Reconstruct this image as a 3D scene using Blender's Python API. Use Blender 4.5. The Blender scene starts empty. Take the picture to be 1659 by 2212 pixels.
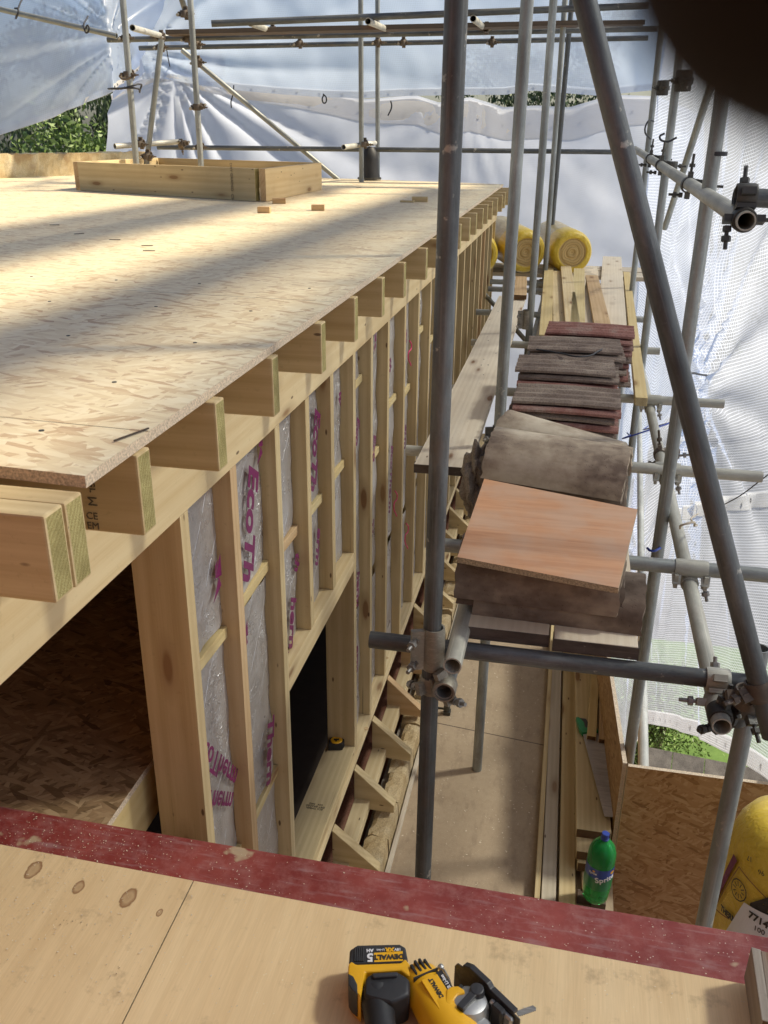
import bpy, bmesh, math, random
from mathutils import Vector, Matrix, noise
random.seed(7)
V = Vector
S = bpy.context.scene
COL = S.collection

# ------------------------------------------------------------------ camera
# scene frame: camera at the origin, +Y along the dormer wall, +X to the outside, +Z up (metres)
ROT = Matrix(((0.97923255, -0.08688503, 0.18317916),
              (0.20254084, 0.37917591, -0.90288584),
              (0.00899014, 0.92123646, 0.38889916)))
FPX, CX, CY = 1925.0, 829.5, 1106.0
cam = bpy.data.cameras.new('camera')
cam.sensor_fit = 'VERTICAL'; cam.sensor_height = 36.0; cam.lens = 36.0 * FPX / 2212.0
cam.clip_start = 0.004; cam.clip_end = 400
cam.dof.use_dof = True; cam.dof.focus_distance = 2.9; cam.dof.aperture_fstop = 16.5
camo = bpy.data.objects.new('camera', cam); COL.objects.link(camo)
camo.matrix_world = ROT.to_4x4()
S.camera = camo

def at(px, py, x=None, y=None, z=None):
    d = ROT @ V((px - CX, -(py - CY), -FPX))
    if x is not None: return d * (x / d.x)
    if y is not None: return d * (y / d.y)
    return d * (z / d.z)
def atd(px, py, w, dia=.0483):
    return (ROT @ V((px - CX, -(py - CY), -FPX))) * (dia / w)

# ------------------------------------------------------------------ light
SUN_EL, SUN_AZ = 47.0, 24.0        # azimuth measured from +X towards +Y
w = bpy.data.worlds.new('World'); S.world = w; w.use_nodes = True
nt = w.node_tree
sky = nt.nodes.new('ShaderNodeTexSky'); sky.sky_type = 'NISHITA'; sky.sun_disc = False
sky.sun_elevation = math.radians(SUN_EL); sky.sun_rotation = math.radians(90 - SUN_AZ)
sky.dust_density = 2.0
nt.links.new(sky.outputs[0], nt.nodes['Background'].inputs[0])
nt.nodes['Background'].inputs[1].default_value = 0.095
sl = bpy.data.lights.new('sun', 'SUN'); sl.energy = 5.0; sl.angle = math.radians(6.0); sl.color = (1, .88, .66)
so = bpy.data.objects.new('sun', sl); COL.objects.link(so)
sd = V((math.cos(math.radians(SUN_EL)) * math.cos(math.radians(SUN_AZ)),
        math.cos(math.radians(SUN_EL)) * math.sin(math.radians(SUN_AZ)), math.sin(math.radians(SUN_EL))))
so.rotation_euler = sd.to_track_quat('Z', 'Y').to_euler()
S.view_settings.view_transform = 'Standard'; S.view_settings.look = 'None'
S.view_settings.exposure = 0.45; S.view_settings.gamma = 1

# ------------------------------------------------------------------ object helpers
def tag(o, label=None, cat=None, group=None, kind=None):
    if label: o['label'] = label
    if cat: o['category'] = cat
    if group: o['group'] = group
    if kind: o['kind'] = kind
    return o
def empty(name, loc, label, cat, group=None):
    o = bpy.data.objects.new(name, None); COL.objects.link(o)
    o.location = loc; o.empty_display_size = .05
    return tag(o, label, cat, group)
def wmat(o):
    m = o.matrix_basis.copy()
    if o.parent: m = wmat(o.parent) @ o.matrix_parent_inverse @ m
    return m
def link(name, me, mats, M=None, parent=None):
    o = bpy.data.objects.new(name, me); COL.objects.link(o)
    if not isinstance(mats, (list, tuple)): mats = [mats]
    if not len(me.materials):
        for m in mats: me.materials.append(m)
    if parent:
        o.parent = parent; o.matrix_parent_inverse = wmat(parent).inverted()
    if M is not None: o.matrix_basis = M
    return o
def frame(p0, p1, up=(0, 0, 1)):
    p0, p1 = V(p0), V(p1); x = (p1 - p0).normalized(); up = V(up)
    if abs(x.dot(up)) > .98: up = V((1, 0, 0)) if abs(x.x) < .9 else V((0, 1, 0))
    y = up.cross(x).normalized(); z = x.cross(y)
    M = Matrix((x, y, z)).transposed().to_4x4(); M.translation = p0
    return M, (p1 - p0).length
class MB:
    def __init__(s): s.v = []; s.f = []; s.m = []
    def add(s, vs, fs, mi=0):
        b = len(s.v); s.v += [tuple(v) for v in vs]
        s.f += [tuple(b + i for i in f) for f in fs]; s.m += [mi] * len(fs)
    def box(s, lo, hi, M=None, mi=0):
        vs = [V((x, y, z)) for x in (lo[0], hi[0]) for y in (lo[1], hi[1]) for z in (lo[2], hi[2])]
        if M: vs = [M @ v for v in vs]
        s.add(vs, [(0, 1, 3, 2), (4, 6, 7, 5), (0, 4, 5, 1), (2, 3, 7, 6), (0, 2, 6, 4), (1, 5, 7, 3)], mi)
    def cyl(s, p0, p1, r0, r1=None, n=16, caps=True, mi=0):
        M, L = frame(p0, p1); r1 = r0 if r1 is None else r1
        vs = [M @ V((x, r * math.cos(a), r * math.sin(a))) for x, r in ((0, r0), (L, r1)) for a in [2 * math.pi * i / n for i in range(n)]]
        fs = [(i, (i + 1) % n, n + (i + 1) % n, n + i) for i in range(n)]
        if caps: fs += [tuple(range(n - 1, -1, -1)), tuple(range(n, 2 * n))]
        s.add(vs, fs, mi)
    def lathe(s, prof, M=None, n=32, mi=0, a0=0, a1=2 * math.pi):
        M = M or Matrix(); full = abs(a1 - a0 - 2 * math.pi) < 1e-6; k = n if full else n + 1; vs = []
        for r, z in prof:
            for i in range(k):
                a = a0 + (a1 - a0) * i / n; vs.append(M @ V((r * math.cos(a), r * math.sin(a), z)))
        fs = []
        for j in range(len(prof) - 1):
            for i in range(n):
                i2 = (i + 1) % k; fs.append((j * k + i, j * k + i2, (j + 1) * k + i2, (j + 1) * k + i))
        s.add(vs, fs, mi)
    def prism(s, pts, z0, z1, M=None, mi=0):
        n = len(pts); M = M or Matrix()
        vs = [M @ V((p[0], p[1], z)) for z in (z0, z1) for p in pts]
        s.add(vs, [(i, (i + 1) % n, n + (i + 1) % n, n + i) for i in range(n)] + [tuple(range(n - 1, -1, -1)), tuple(range(n, 2 * n))], mi)
    def mesh(s, name, smooth=False, bevel=0, seg=1, angle=None):
        me = bpy.data.meshes.new(name); me.from_pydata(s.v, [], s.f)
        for p, mi in zip(me.polygons, s.m): p.material_index = mi
        bm = bmesh.new(); bm.from_mesh(me)
        bmesh.ops.recalc_face_normals(bm, faces=bm.faces)
        if bevel:
            es = [e for e in bm.edges if len(e.link_faces) == 2 and e.calc_face_angle(0) > .6]
            bmesh.ops.bevel(bm, geom=es, offset=bevel, segments=seg, profile=.6, affect='EDGES')
        bm.to_mesh(me); bm.free()
        if smooth:
            for p in me.polygons: p.use_smooth = True
            try: me.set_sharp_from_angle(angle=angle or .7)
            except Exception: pass
        return me
    def build(s, name, mats, parent=None, M=None, smooth=False, bevel=0, seg=1, angle=None):
        return link(name, s.mesh(name, smooth, bevel, seg, angle), mats, M, parent)

def timber(name, p0, p1, wd, ht, mats, parent=None, up=(0, 0, 1), bevel=.002, rough=0):
    """sawn timber along p0-p1 (centre line), wd across, ht along up; end faces get the second material"""
    M, L = frame(p0, p1, up); mb = MB()
    n = max(1, int(L / .12)) if rough else 1
    rings = []
    for i in range(n + 1):
        x = L * i / n; r = []
        for sy, sz in ((-1, -1), (1, -1), (1, 1), (-1, 1)):
            j = (random.uniform(-rough, rough), random.uniform(-rough, rough))
            r.append((x, sy * wd / 2 + j[0], sz * ht / 2 + j[1]))
        rings.append(r)
    vs = [v for r in rings for v in r]
    fs = [(4 * i + a, 4 * i + (a + 1) % 4, 4 * i + 4 + (a + 1) % 4, 4 * i + 4 + a) for i in range(n) for a in range(4)]
    mb.add(vs, fs); mb.f += [(3, 2, 1, 0), tuple(4 * n + k for k in range(4))]; mb.m += [1, 1]
    return mb.build(name, mats, parent, M, bevel=bevel, seg=2)
def panel(name, org, ux, uy, lx, ly, th, mats, parent=None):
    """sheet: local X,Y in the sheet's plane, thickness along local -Z; edges get the second material"""
    ux = V(ux).normalized(); uz = ux.cross(V(uy)).normalized(); uy = uz.cross(ux)
    M = Matrix((ux, uy, uz)).transposed().to_4x4(); M.translation = V(org)
    mb = MB(); mb.box((0, 0, -th), (lx, ly, 0)); mb.m = [1, 1, 1, 1, 0, 0]
    return mb.build(name, mats, parent, M)
def poly_panel(name, pts, th, mats, parent=None):
    """sheet from a polygon of world points (roughly planar, seen from above counter-clockwise)"""
    mb = MB(); n = len(pts)
    vs = [V(p) for p in pts] + [V(p) - V((0, 0, th)) for p in pts]
    mb.add(vs, [tuple(range(n))] + [tuple(range(2 * n - 1, n - 1, -1))], 0)
    mb.add(vs, [(i, n + i, n + (i + 1) % n, (i + 1) % n) for i in range(n)], 1)
    me = mb.mesh(name)
    bm = bmesh.new(); bm.from_mesh(me); bmesh.ops.remove_doubles(bm, verts=bm.verts, dist=1e-5); bm.to_mesh(me); bm.free()
    return link(name, me, mats, None, parent)
def text(name, body, size, M, mt, parent=None, bold=0, depth=.0004, wrap=None, align='CENTER', xs=1, shear=0):
    cu = bpy.data.curves.new(name, 'FONT'); cu.body = body; cu.size = size; cu.align_x = align; cu.align_y = 'CENTER'
    cu.offset = bold; cu.extrude = depth; cu.shear = shear; cu.resolution_u = 3
    o = bpy.data.objects.new(name, cu); COL.objects.link(o)
    bpy.context.view_layer.update()
    me = bpy.data.meshes.new_from_object(o); bpy.data.objects.remove(o); bpy.data.curves.remove(cu)
    if wrap:
        bm = bmesh.new(); bm.from_mesh(me)
        bmesh.ops.subdivide_edges(bm, edges=[e for e in bm.edges if e.calc_length() > size * .2], cuts=3)
        for v in bm.verts:
            p = M @ V((v.co.x * xs, v.co.y, v.co.z)); v.co = wrap(p.x, p.y, p.z)
        bm.to_mesh(me); bm.free(); M = None
    elif xs != 1:
        for v in me.vertices: v.co.x *= xs
    me.materials.clear()
    return link(name, me, mt, M, parent)
def basis(o, x, y):
    x = V(x).normalized(); z = x.cross(V(y)).normalized(); y = z.cross(x)
    M = Matrix((x, y, z)).transposed().to_4x4(); M.translation = V(o); return M

# ------------------------------------------------------------------ materials
class G:
    def __init__(s, name):
        s.m = bpy.data.materials.new(name); s.m.use_nodes = True; s.nt = s.m.node_tree
        s.b = s.nt.nodes['Principled BSDF']; s.out = s.nt.nodes['Material Output']
    def n(s, typ, props=None, **kw):
        nd = s.nt.nodes.new('ShaderNode' + typ)
        for k, v in (props or {}).items(): setattr(nd, k, v)
        for k, v in kw.items():
            key = int(k[1:]) if k[0] == 'i' and k[1:].isdigit() else k.replace('_', ' ')
            s.set(nd.inputs[key], v)
        return nd
    def set(s, inp, v):
        if isinstance(v, bpy.types.NodeSocket): s.nt.links.new(v, inp)
        elif isinstance(v, tuple) and len(v) == 3 and inp.type == 'RGBA': inp.default_value = (*v, 1)
        else: inp.default_value = v
    def coord(s, rnd=True, kind='Object'):
        c = s.n('TexCoord').outputs[kind]
        if rnd:
            r = s.n('ObjectInfo').outputs['Random']
            k = s.n('VectorMath', {'operation': 'SCALE'}, i0=(37.1, 91.7, 53.3), Scale=r).outputs[0]
            c = s.n('VectorMath', {'operation': 'ADD'}, i0=c, i1=k).outputs[0]
        return c
    def mapp(s, c, scale=(1, 1, 1), rot=(0, 0, 0), loc=(0, 0, 0)):
        return s.n('Mapping', Vector=c, Scale=scale, Rotation=rot, Location=loc).outputs[0]
    def noise(s, c, scale, detail=4, rough=.55, dist=0):
        return s.n('TexNoise', Vector=c, Scale=scale, Detail=detail, Roughness=rough, Distortion=dist).outputs[0]
    def ramp(s, f, stops, interp='LINEAR'):
        r = s.n('ValToRGB', Fac=f); e = r.color_ramp.elements; r.color_ramp.interpolation = interp
        while len(e) < len(stops): e.new(.5)
        for el, (p, c) in zip(e, stops):
            el.position = p; el.color = (c, c, c, 1) if isinstance(c, (int, float)) else (*c, 1)
        return r.outputs[0]
    def mix(s, f, a, b, mode='MIX'):
        nd = s.n('Mix', {'data_type': 'RGBA', 'blend_type': mode}); s.set(nd.inputs[0], f); s.set(nd.inputs[6], a); s.set(nd.inputs[7], b)
        return nd.outputs[2]
    def math(s, op, a, b=0.0, c=None):
        nd = s.n('Math', {'operation': op}, i0=a, i1=b)
        if c is not None: s.set(nd.inputs[2], c)
        return nd.outputs[0]
    def bump(s, h, strength=.3, dist=.002):
        s.set(s.b.inputs['Normal'], s.n('Bump', Height=h, Strength=strength, Distance=dist).outputs[0])
    def done(s, col, rough=.6, metal=0.0, spec=None):
        s.set(s.b.inputs['Base Color'], col); s.set(s.b.inputs['Roughness'], rough); s.set(s.b.inputs['Metallic'], metal)
        if spec is not None: s.b.inputs['Specular IOR Level'].default_value = spec
        return s.m
def plain(name, col, rough=.5, metal=0.0, var=.12, scale=12, bump=0):
    g = G(name); c = g.coord(); f = g.noise(c, scale, 5)
    lo = tuple(x * (1 - var) for x in col); hi = tuple(min(1, x * (1 + var)) for x in col)
    if bump: g.bump(g.noise(c, scale * 6, 4), bump)
    return g.done(g.ramp(f, [(.3, lo), (.7, hi)]), rough, metal)
def wood(name, light, mid, knot=(.20, .09, .035), knots=True, ringy=0.5, bump=.25, stain=None):
    g = G(name); c = g.coord()
    warp = g.noise(g.mapp(c, (1.2, 4, 4)), 1.5, 3)
    big = g.noise(g.mapp(c, (.7, 16, 16)), 1.0, 5, .6, .8)
    fine = g.noise(g.mapp(c, (5, 260, 260)), 1.0, 3, .6)
    rings = g.n('TexWave', {'wave_type': 'RINGS', 'rings_direction': 'X'}, Vector=g.mapp(c, (.35, 9, 9), loc=(0, 3.1, 1.7)), Scale=1.6, Distortion=5.0, Detail=3.0, Detail_Scale=.8).outputs[0]
    f = g.math('ADD', g.math('MULTIPLY', big, .6), g.math('MULTIPLY', rings, .25 * ringy))
    f = g.math('ADD', f, g.math('MULTIPLY', fine, .25))
    col = g.ramp(f, [(.28, mid), (.62, light)])
    if knots:
        kv = g.n('TexVoronoi', Vector=g.mapp(c, (2.3, 8.5, 8.5)), Scale=1.0, Randomness=1.0)
        d = g.math('ADD', kv.outputs['Distance'], g.math('MULTIPLY', warp, .06))
        col = g.mix(g.ramp(d, [(.125, .9), (.17, .35), (.3, 0.0)]), col, knot)
    blot = g.noise(c, 2.3, 4)
    col = g.mix(g.math('MULTIPLY', g.ramp(blot, [(.45, 0.0), (.8, 1.0)]), .35), col, stain or tuple(x * .62 for x in mid))
    rnd_ = g.n('ObjectInfo').outputs['Random']
    col = g.mix(g.math('MULTIPLY', rnd_, .32), col, tuple(x * y for x, y in zip(mid, (.92, .85, .74))))
    nail = g.n('TexVoronoi', Vector=g.mapp(c, (6, 17, 17)), Scale=1.0).outputs[0]
    col = g.mix(g.ramp(nail, [(.055, .85), (.085, 0.0)]), col, (.10, .05, .025))
    sp_ = g.noise(g.mapp(c, (1.6, 120, 120)), 1.0, 2); spm = g.noise(g.mapp(c, (1.1, 7, 7)), 1.0, 2)
    col = g.mix(g.math('MULTIPLY', g.ramp(sp_, [(.70, 0.0), (.74, .8)]), g.ramp(spm, [(.52, 0.0), (.6, 1.0)])), col, tuple(x * .3 for x in mid))
    dirt = g.noise(c, 55, 4, .75)
    col = g.mix(g.math('MULTIPLY', g.ramp(dirt, [(.60, 0.0), (.75, 1.0)]), .30), col, tuple(x * .5 for x in mid))
    g.bump(g.math('ADD', fine, g.math('MULTIPLY', big, .5)), bump, .0015)
    return g.done(col, .72, spec=.25)
def endgrain(name, light, dark):
    g = G(name); c = g.coord()
    ring = g.n('TexWave', {'wave_type': 'RINGS', 'rings_direction': 'X'}, Vector=g.mapp(c, (1, 1, 1), loc=(0, .06, .09)), Scale=38.0, Distortion=2.5, Detail=2.0, Detail_Scale=1.5).outputs[0]
    sp = g.noise(c, 420, 3)
    f = g.math('ADD', g.math('MULTIPLY', ring, .2), g.math('MULTIPLY', sp, .85))
    big = g.noise(c, 22, 3)
    col = g.mix(g.ramp(big, [(.4, 0.0), (.7, .6)]), g.ramp(f, [(.25, dark), (.75, light)]), tuple(x * .8 for x in dark))
    g.bump(f, .8, .003)
    return g.done(col, .85, spec=.15)
def osb(name, pal, dark, amount=.5, wash=0, size=1.0, seam=False):
    g = G(name); c = g.coord()
    wv = g.n('TexNoise', Vector=c, Scale=14.0, Detail=2.0).outputs[1]
    c2 = g.n('VectorMath', {'operation': 'MULTIPLY_ADD'}, i0=wv, i1=(.012, .012, 0), i2=c).outputs[0]
    cells = []
    for k, (ang, sx, sy) in enumerate(((.35, 17, 78), (-.75, 19, 95), (1.6, 15, 70), (.05, 24, 118), (-.3, 14, 58) )):
        v = g.n('TexVoronoi', {'voronoi_dimensions': '2D'}, Vector=g.mapp(c2, (sx / size, sy / size, 1), (0, 0, 0)) if False else
                g.n('VectorMath', {'operation': 'MULTIPLY'}, i0=g.n('VectorRotate', {'rotation_type': 'Z_AXIS'}, Vector=c2, Angle=ang).outputs[0], i1=(sx / size, sy / size, 0)).outputs[0], Scale=1.0, Randomness=1.0)
        sp = g.n('SeparateColor', Color=v.outputs['Color'])
        cells.append((sp.outputs[0], sp.outputs[1], v.outputs['Distance']))
    val = cells[4][1]; dist = cells[4][2]
    for k in range(3, -1, -1):
        sel = g.math('GREATER_THAN', cells[k][0], .58)
        a = g.n('Mix', {'data_type': 'FLOAT'}); g.set(a.inputs[0], sel); g.set(a.inputs[2], val); g.set(a.inputs[3], cells[k][1]); val = a.outputs[0]
        b = g.n('Mix', {'data_type': 'FLOAT'}); g.set(b.inputs[0], sel); g.set(b.inputs[2], dist); g.set(b.inputs[3], cells[k][2]); dist = b.outputs[0]
    grain = g.noise(g.mapp(c2, (40, 300, 1), (0, 0, .3)), 1.0, 5, .7)
    col = g.ramp(g.math('ADD', g.math('MULTIPLY', val, .72), g.math('MULTIPLY', grain, .33) ),
                 [ (.12, dark), (.2, pal[2]), (.35, pal[1]), (.65, pal[0]), (.95, pal[3])])
    edge = g.ramp(dist, [(.45, 0.0), (.8, amount)])
    col = g.mix(edge, col, pal[2])
    if wash:
        wn = g.noise(c, 1.7, 4)
        col = g.mix(g.math('MULTIPLY', g.ramp(wn, [(.3, .2), (.7, 1.0)]), wash), col, pal[3])
    if seam:
        s3 = g.n('SeparateXYZ', Vector=g.n('TexCoord').outputs['Object'])
        v_ = g.math('ADD', s3.outputs[1], g.math('MULTIPLY', s3.outputs[0], .06))
        a1 = g.math('LESS_THAN', g.math('FRACT', g.math('DIVIDE', g.math('ADD', v_, .02), 1.22)), .0035)
        a2 = g.math('LESS_THAN', g.math('FRACT', g.math('DIVIDE', g.math('ADD', s3.outputs[0], 10.0), 2.44)), .0016)
        col = g.mix(g.math('MULTIPLY', g.math('MAXIMUM', a1, a2), .7), col, (.16, .10, .05))
        dst = g.noise(c, 3.3, 5, .7)
        col = g.mix(g.math('MULTIPLY', g.ramp(dst, [(.5, 0.0), (.7, 1.0)]), .45), col, (.80, .70, .48))
    g.bump(g.math('ADD', val, grain), .35, .0012)
    return g.done(col, .6, spec=.3)
def concrete(name, a, b, c3, moss=None):
    g = G(name); c = g.coord()
    f = g.noise(c, 7, 6, .65); f2 = g.noise(c, 160, 5, .7); f3 = g.noise(c, 3.1, 3)
    col = g.ramp(f, [(.3, a), (.5, b), (.72, c3)])
    col = g.mix(g.math('MULTIPLY', g.ramp(f2, [(.35, 1.0), (.55, 0.0)]), .55), col, tuple(x * .45 for x in a))
    if moss: col = g.mix(g.ramp(f3, [(.5, 0.0), (.62, .8)]), col, moss)
    g.bump(f2, .9, .004)
    return g.done(col, .92, spec=.12)

M_ = {}
TL, TM = (.68, .545, .31), (.49, .36, .18)
M_['timber'] = wood('treated_timber', TL, TM)
M_['timber_pale'] = wood('pale_timber', (.76, .62, .37), (.62, .46, .24))
M_['timber_warm'] = wood('warm_timber', (.64, .46, .26), (.49, .31, .15))
M_['timber_grey'] = wood('dusty_timber', (.62, .54, .42), (.46, .39, .29), bump=.5)
M_['timber_dusty'] = wood('white_dusty_timber', (.80, .71, .56), (.66, .56, .42), bump=.5)
M_['timber_old'] = wood('old_grey_timber', (.36, .31, .25), (.22, .18, .14), bump=.6)
M_['timber_yellow'] = wood('yellow_timber', (.70, .57, .30), (.58, .43, .19))
M_['timber_brown'] = wood('brown_timber', (.13, .10, .075), (.08, .06, .045))
M_['end'] = endgrain('cut_end_grain', (.52, .45, .20), (.27, .22, .08))
M_['end_brown'] = endgrain('brown_end_grain', (.20, .12, .06), (.09, .05, .025))
M_['end_pale'] = endgrain('pale_end_grain', (.60, .50, .30), (.42, .32, .16))
PALE = ((.78, .655, .43), (.70, .565, .35), (.52, .345, .19), (.84, .74, .53))
M_['osb_deck'] = osb('roof_osb', PALE, (.36, .20, .12), .15, .30, 1.0, True)
M_['osb_floor'] = osb('floor_osb', ((.32, .205, .105), (.24, .15, .075), (.15, .09, .04), (.44, .31, .17)), (.09, .05, .03), .3)  # colour lowered to deepen the shade inside the loft
M_['osb_orange'] = osb('parapet_osb', ((.44, .26, .11), (.38, .21, .08), (.29, .15, .05), (.52, .34, .16)), (.20, .10, .04), .2)
M_['osb_edge'] = plain('board_edge', (.42, .32, .20), .85, var=.45, scale=220, bump=.6)
M_['osb_edge_dark'] = plain('board_edge_brown', (.24, .15, .08), .85, var=.4, scale=220, bump=.6)
M_['osb_edge_pale'] = plain('board_edge_pale', (.62, .50, .36), .85, var=.4, scale=260, bump=.6)

def mk_ply(name, base, mid, knots, streak=1):
    g = G(name); c = g.coord(False)
    f = g.noise(g.mapp(c, (30, 2.2, 1)), 1, 5, .6, .6); b = g.noise(c, 2.2, 4); fine = g.noise(g.mapp(c, (420, 14, 1)), 1, 3)
    col = g.ramp(g.math('ADD', g.math('MULTIPLY', f, .55), g.math('MULTIPLY', b, .45)), [(.3, mid), (.65, base)])
    col = g.mix(g.math('MULTIPLY', g.ramp(fine, [(.4, 1.0), (.6, 0.0)]), .12), col, tuple(x * .6 for x in mid))
    st = g.noise(c, 13, 5, .7); col = g.mix(g.ramp(st, [(.58, 0.0), (.74, .5)]), col, (.30, .20, .11))
    for (x, y, r, s) in knots:
        d = g.n('VectorMath', {'operation': 'DISTANCE'}, i0=g.n('VectorMath', {'operation': 'MULTIPLY'}, i0=c, i1=(1, .62, 0)).outputs[0], i1=(x, y * .62, 0)).outputs['Value']
        d = g.math('ADD', d, g.math('MULTIPLY', g.noise(c, 45, 3), r * .5))
        col = g.mix(g.ramp(g.math('DIVIDE', d, r), [(.35, s * .55), (.62, s * .45), (.9, s), (1.25, 0.0)]), col, (.24, .11, .045))
    dots = g.n('TexVoronoi', Vector=c, Scale=75.0).outputs[0]
    col = g.mix(g.math('MULTIPLY', g.ramp(dots, [(.07, 1.0), (.1, 0.0)]), g.ramp(g.noise(c, 5, 2), [(.5, 0.0), (.6, 1.0)])), col, (.85, .76, .55))
    g.bump(g.math('ADD', fine, f), .12, .001)
    return g.done(col, .62, spec=.3)
def mk_red():
    g = G('red_painted_board'); c = g.coord(False)
    b = g.noise(c, 6, 6, .65); f = g.noise(c, 26, 6, .75); s = g.noise(g.mapp(c, (5, 40, 1)), 2, 4)
    col = g.ramp(b, [(.35, (.20, .028, .024)), (.65, (.31, .065, .052))])
    col = g.mix(g.math('MULTIPLY', g.ramp(f, [(.45, 0.0), (.8, 1.0)]), .5), col, (.46, .24, .21))
    col = g.mix(g.ramp(g.noise(c, 9, 3), [(.66, 0.0), (.70, .75)]), col, (.52, .43, .26))
    col = g.mix(g.math('MULTIPLY', g.ramp(s, [(.55, 0.0), (.7, 1.0)]), .25), col, (.45, .36, .36))
    dots = g.n('TexVoronoi', Vector=c, Scale=95.0).outputs[0]
    col = g.mix(g.math('MULTIPLY', g.ramp(dots, [(.09, 1.0), (.13, 0.0)]), g.ramp(g.noise(c, 7, 2), [(.48, 0.0), (.6, .9)])), col, (.75, .66, .55))
    g.bump(f, .15, .001)
    return g.done(col, g.ramp(f, [(.3, .35), (.7, .6)]), spec=.4)
def mk_deckfloor():
    g = G('balcony_hardboard'); c = g.coord(False)
    b = g.noise(c, 1.6, 5, .6); f = g.noise(c, 40, 6, .7)
    col = g.ramp(g.math('ADD', g.math('MULTIPLY', b, .7), g.math('MULTIPLY', f, .3)), [(.3, (.30, .215, .135)), (.7, (.48, .37, .245))])
    fl = g.n('TexVoronoi', Vector=g.mapp(c, (40, 110, 1), (0, 0, .6)), Scale=1.0).outputs[0]
    col = g.mix(g.ramp(fl, [(.05, .8), (.09, 0.0)]), col, (.62, .50, .38))
    gr = g.noise(c, 150, 4, .8)
    col = g.mix(g.math('MULTIPLY', g.ramp(gr, [(.58, 0.0), (.66, 1.0)]), .5), col, (.62, .52, .38))
    scf = g.noise(g.mapp(c, (3, 1, 1)), 5, 6, .75)
    col = g.mix(g.math('MULTIPLY', g.ramp(scf, [(.52, 0.0), (.62, 1.0)]), .35), col, (.20, .14, .09))
    sx = g.n('SeparateXYZ', Vector=c)
    seam = g.math('LESS_THAN', g.math('ABSOLUTE', g.math('SUBTRACT', g.math('ADD', sx.outputs[1], g.math('MULTIPLY', sx.outputs[0], .12)), 4.02)), .004)
    col = g.mix(g.math('MULTIPLY', seam, .8), col, (.06, .04, .03))
    g.bump(f, .15, .001)
    return g.done(col, .6, spec=.3)
def mk_galv(name, a, b, rust=.25, rough=.48, metal=.55):
    g = G(name); c = g.coord()
    f = g.noise(g.mapp(c, (3, 14, 14)), 2, 6, .7); f2 = g.noise(c, 90, 4, .7); r = g.noise(c, 5, 5, .7)
    col = g.ramp(f, [(.32, a), (.68, b)])
    col = g.mix(g.math('MULTIPLY', g.ramp(f2, [(.5, 0.0), (.7, 1.0)]), .25), col, tuple(min(1, x * 1.5) for x in b))
    col = g.mix(g.math('MULTIPLY', g.ramp(r, [(.55, 0.0), (.72, 1.0)]), rust), col, (.20, .12, .06))
    sc_ = g.noise(g.mapp(c, (1.5, 120, 120)), 1.5, 3)
    col = g.mix(g.math('MULTIPLY', g.ramp(sc_, [(.56, 0.0), (.7, 1.0)]), .35), col, tuple(min(1, x * 1.7) for x in b))
    spl = g.noise(c, 17, 4, .6)
    col = g.mix(g.ramp(spl, [(.66, 0.0), (.70, .8)]), col, (.55, .52, .45))
    band_ = g.noise(g.mapp(c, (1.1, 2, 2)), 2.0, 3)
    col = g.mix(g.math('MULTIPLY', g.ramp(band_, [(.42, 1.0), (.6, 0.0)]), .45), col, tuple(x * .55 for x in a))
    g.bump(g.math('ADD', f2, g.math('MULTIPLY', spl, .6)), .3, .0012)
    return g.done(col, g.ramp(f2, [(.3, rough - .08), (.7, rough + .18)]), metal)
M_['galv'] = mk_galv('galvanised_tube', (.24, .25, .235), (.42, .44, .42))
M_['galv_dark'] = mk_galv('weathered_dark_tube', (.085, .09, .09), (.19, .20, .20), .3)
M_['galv_light'] = mk_galv('pale_galvanised_tube', (.42, .42, .38), (.62, .61, .55), .3, .55, .25)
M_['galv_mid'] = mk_galv('dusty_tube', (.38, .37, .31), (.56, .54, .46), .3, .55, .25)
M_['rust'] = mk_galv('rusty_fitting', (.10, .08, .065), (.20, .16, .12), .45, .6, .45)
M_['fit'] = mk_galv('steel_fitting', (.24, .22, .18), (.42, .39, .32), .5, .5, .55)
M_['fit_dark'] = mk_galv('dark_fitting', (.055, .055, .05), (.13, .125, .11), .3, .5, .5)
M_['bolt'] = mk_galv('bolt_steel', (.25, .24, .22), (.45, .43, .40), .4, .4, .8)
M_['band'] = mk_galv('rusted_end_band', (.07, .06, .055), (.20, .17, .15), .6, .5, .5)
M_['tileA'] = concrete('weathered_tile', (.16, .12, .10), (.27, .21, .17), (.42, .35, .28))
M_['tileB'] = concrete('reddish_tile', (.24, .105, .085), (.33, .17, .14), (.42, .34, .28))
def ridgemat(name, pale, mid, dark):
    g = G(name); c = g.coord()
    big = g.noise(g.mapp(c, (2.2, 5, 5)), 1.6, 4, .6); pit = g.noise(c, 120, 4, .75); med = g.noise(c, 24, 4)
    col = g.ramp(g.math('ADD', g.math('MULTIPLY', big, .75), g.math('MULTIPLY', med, .25)), [(.36, dark), (.5, mid), (.62, pale)])
    vor = g.n('TexVoronoi', Vector=c, Scale=95.0).outputs[0]
    pits = g.math('MULTIPLY', g.ramp(vor, [(.08, .8), (.2, 0.0)]), g.ramp(big, [(.4, .8), (.6, .05)]))
    col = g.mix(pits, col, tuple(x * .5 for x in dark))
    g.bump(g.math('SUBTRACT', g.math('MULTIPLY', pit, .5), pits), .5, .003)
    return g.done(col, .93, spec=.1)
M_['ridge'] = ridgemat('dusty_ridge_tile', (.58, .50, .38), (.42, .34, .25), (.20, .15, .115))
M_['ridge_plain'] = concrete('ridge_tile_clay', (.27, .20, .155), (.42, .35, .27), (.54, .48, .38))
M_['ridge_dark'] = ridgemat('sooty_ridge_tile', (.32, .26, .195), (.20, .155, .12), (.11, .082, .062))
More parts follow.
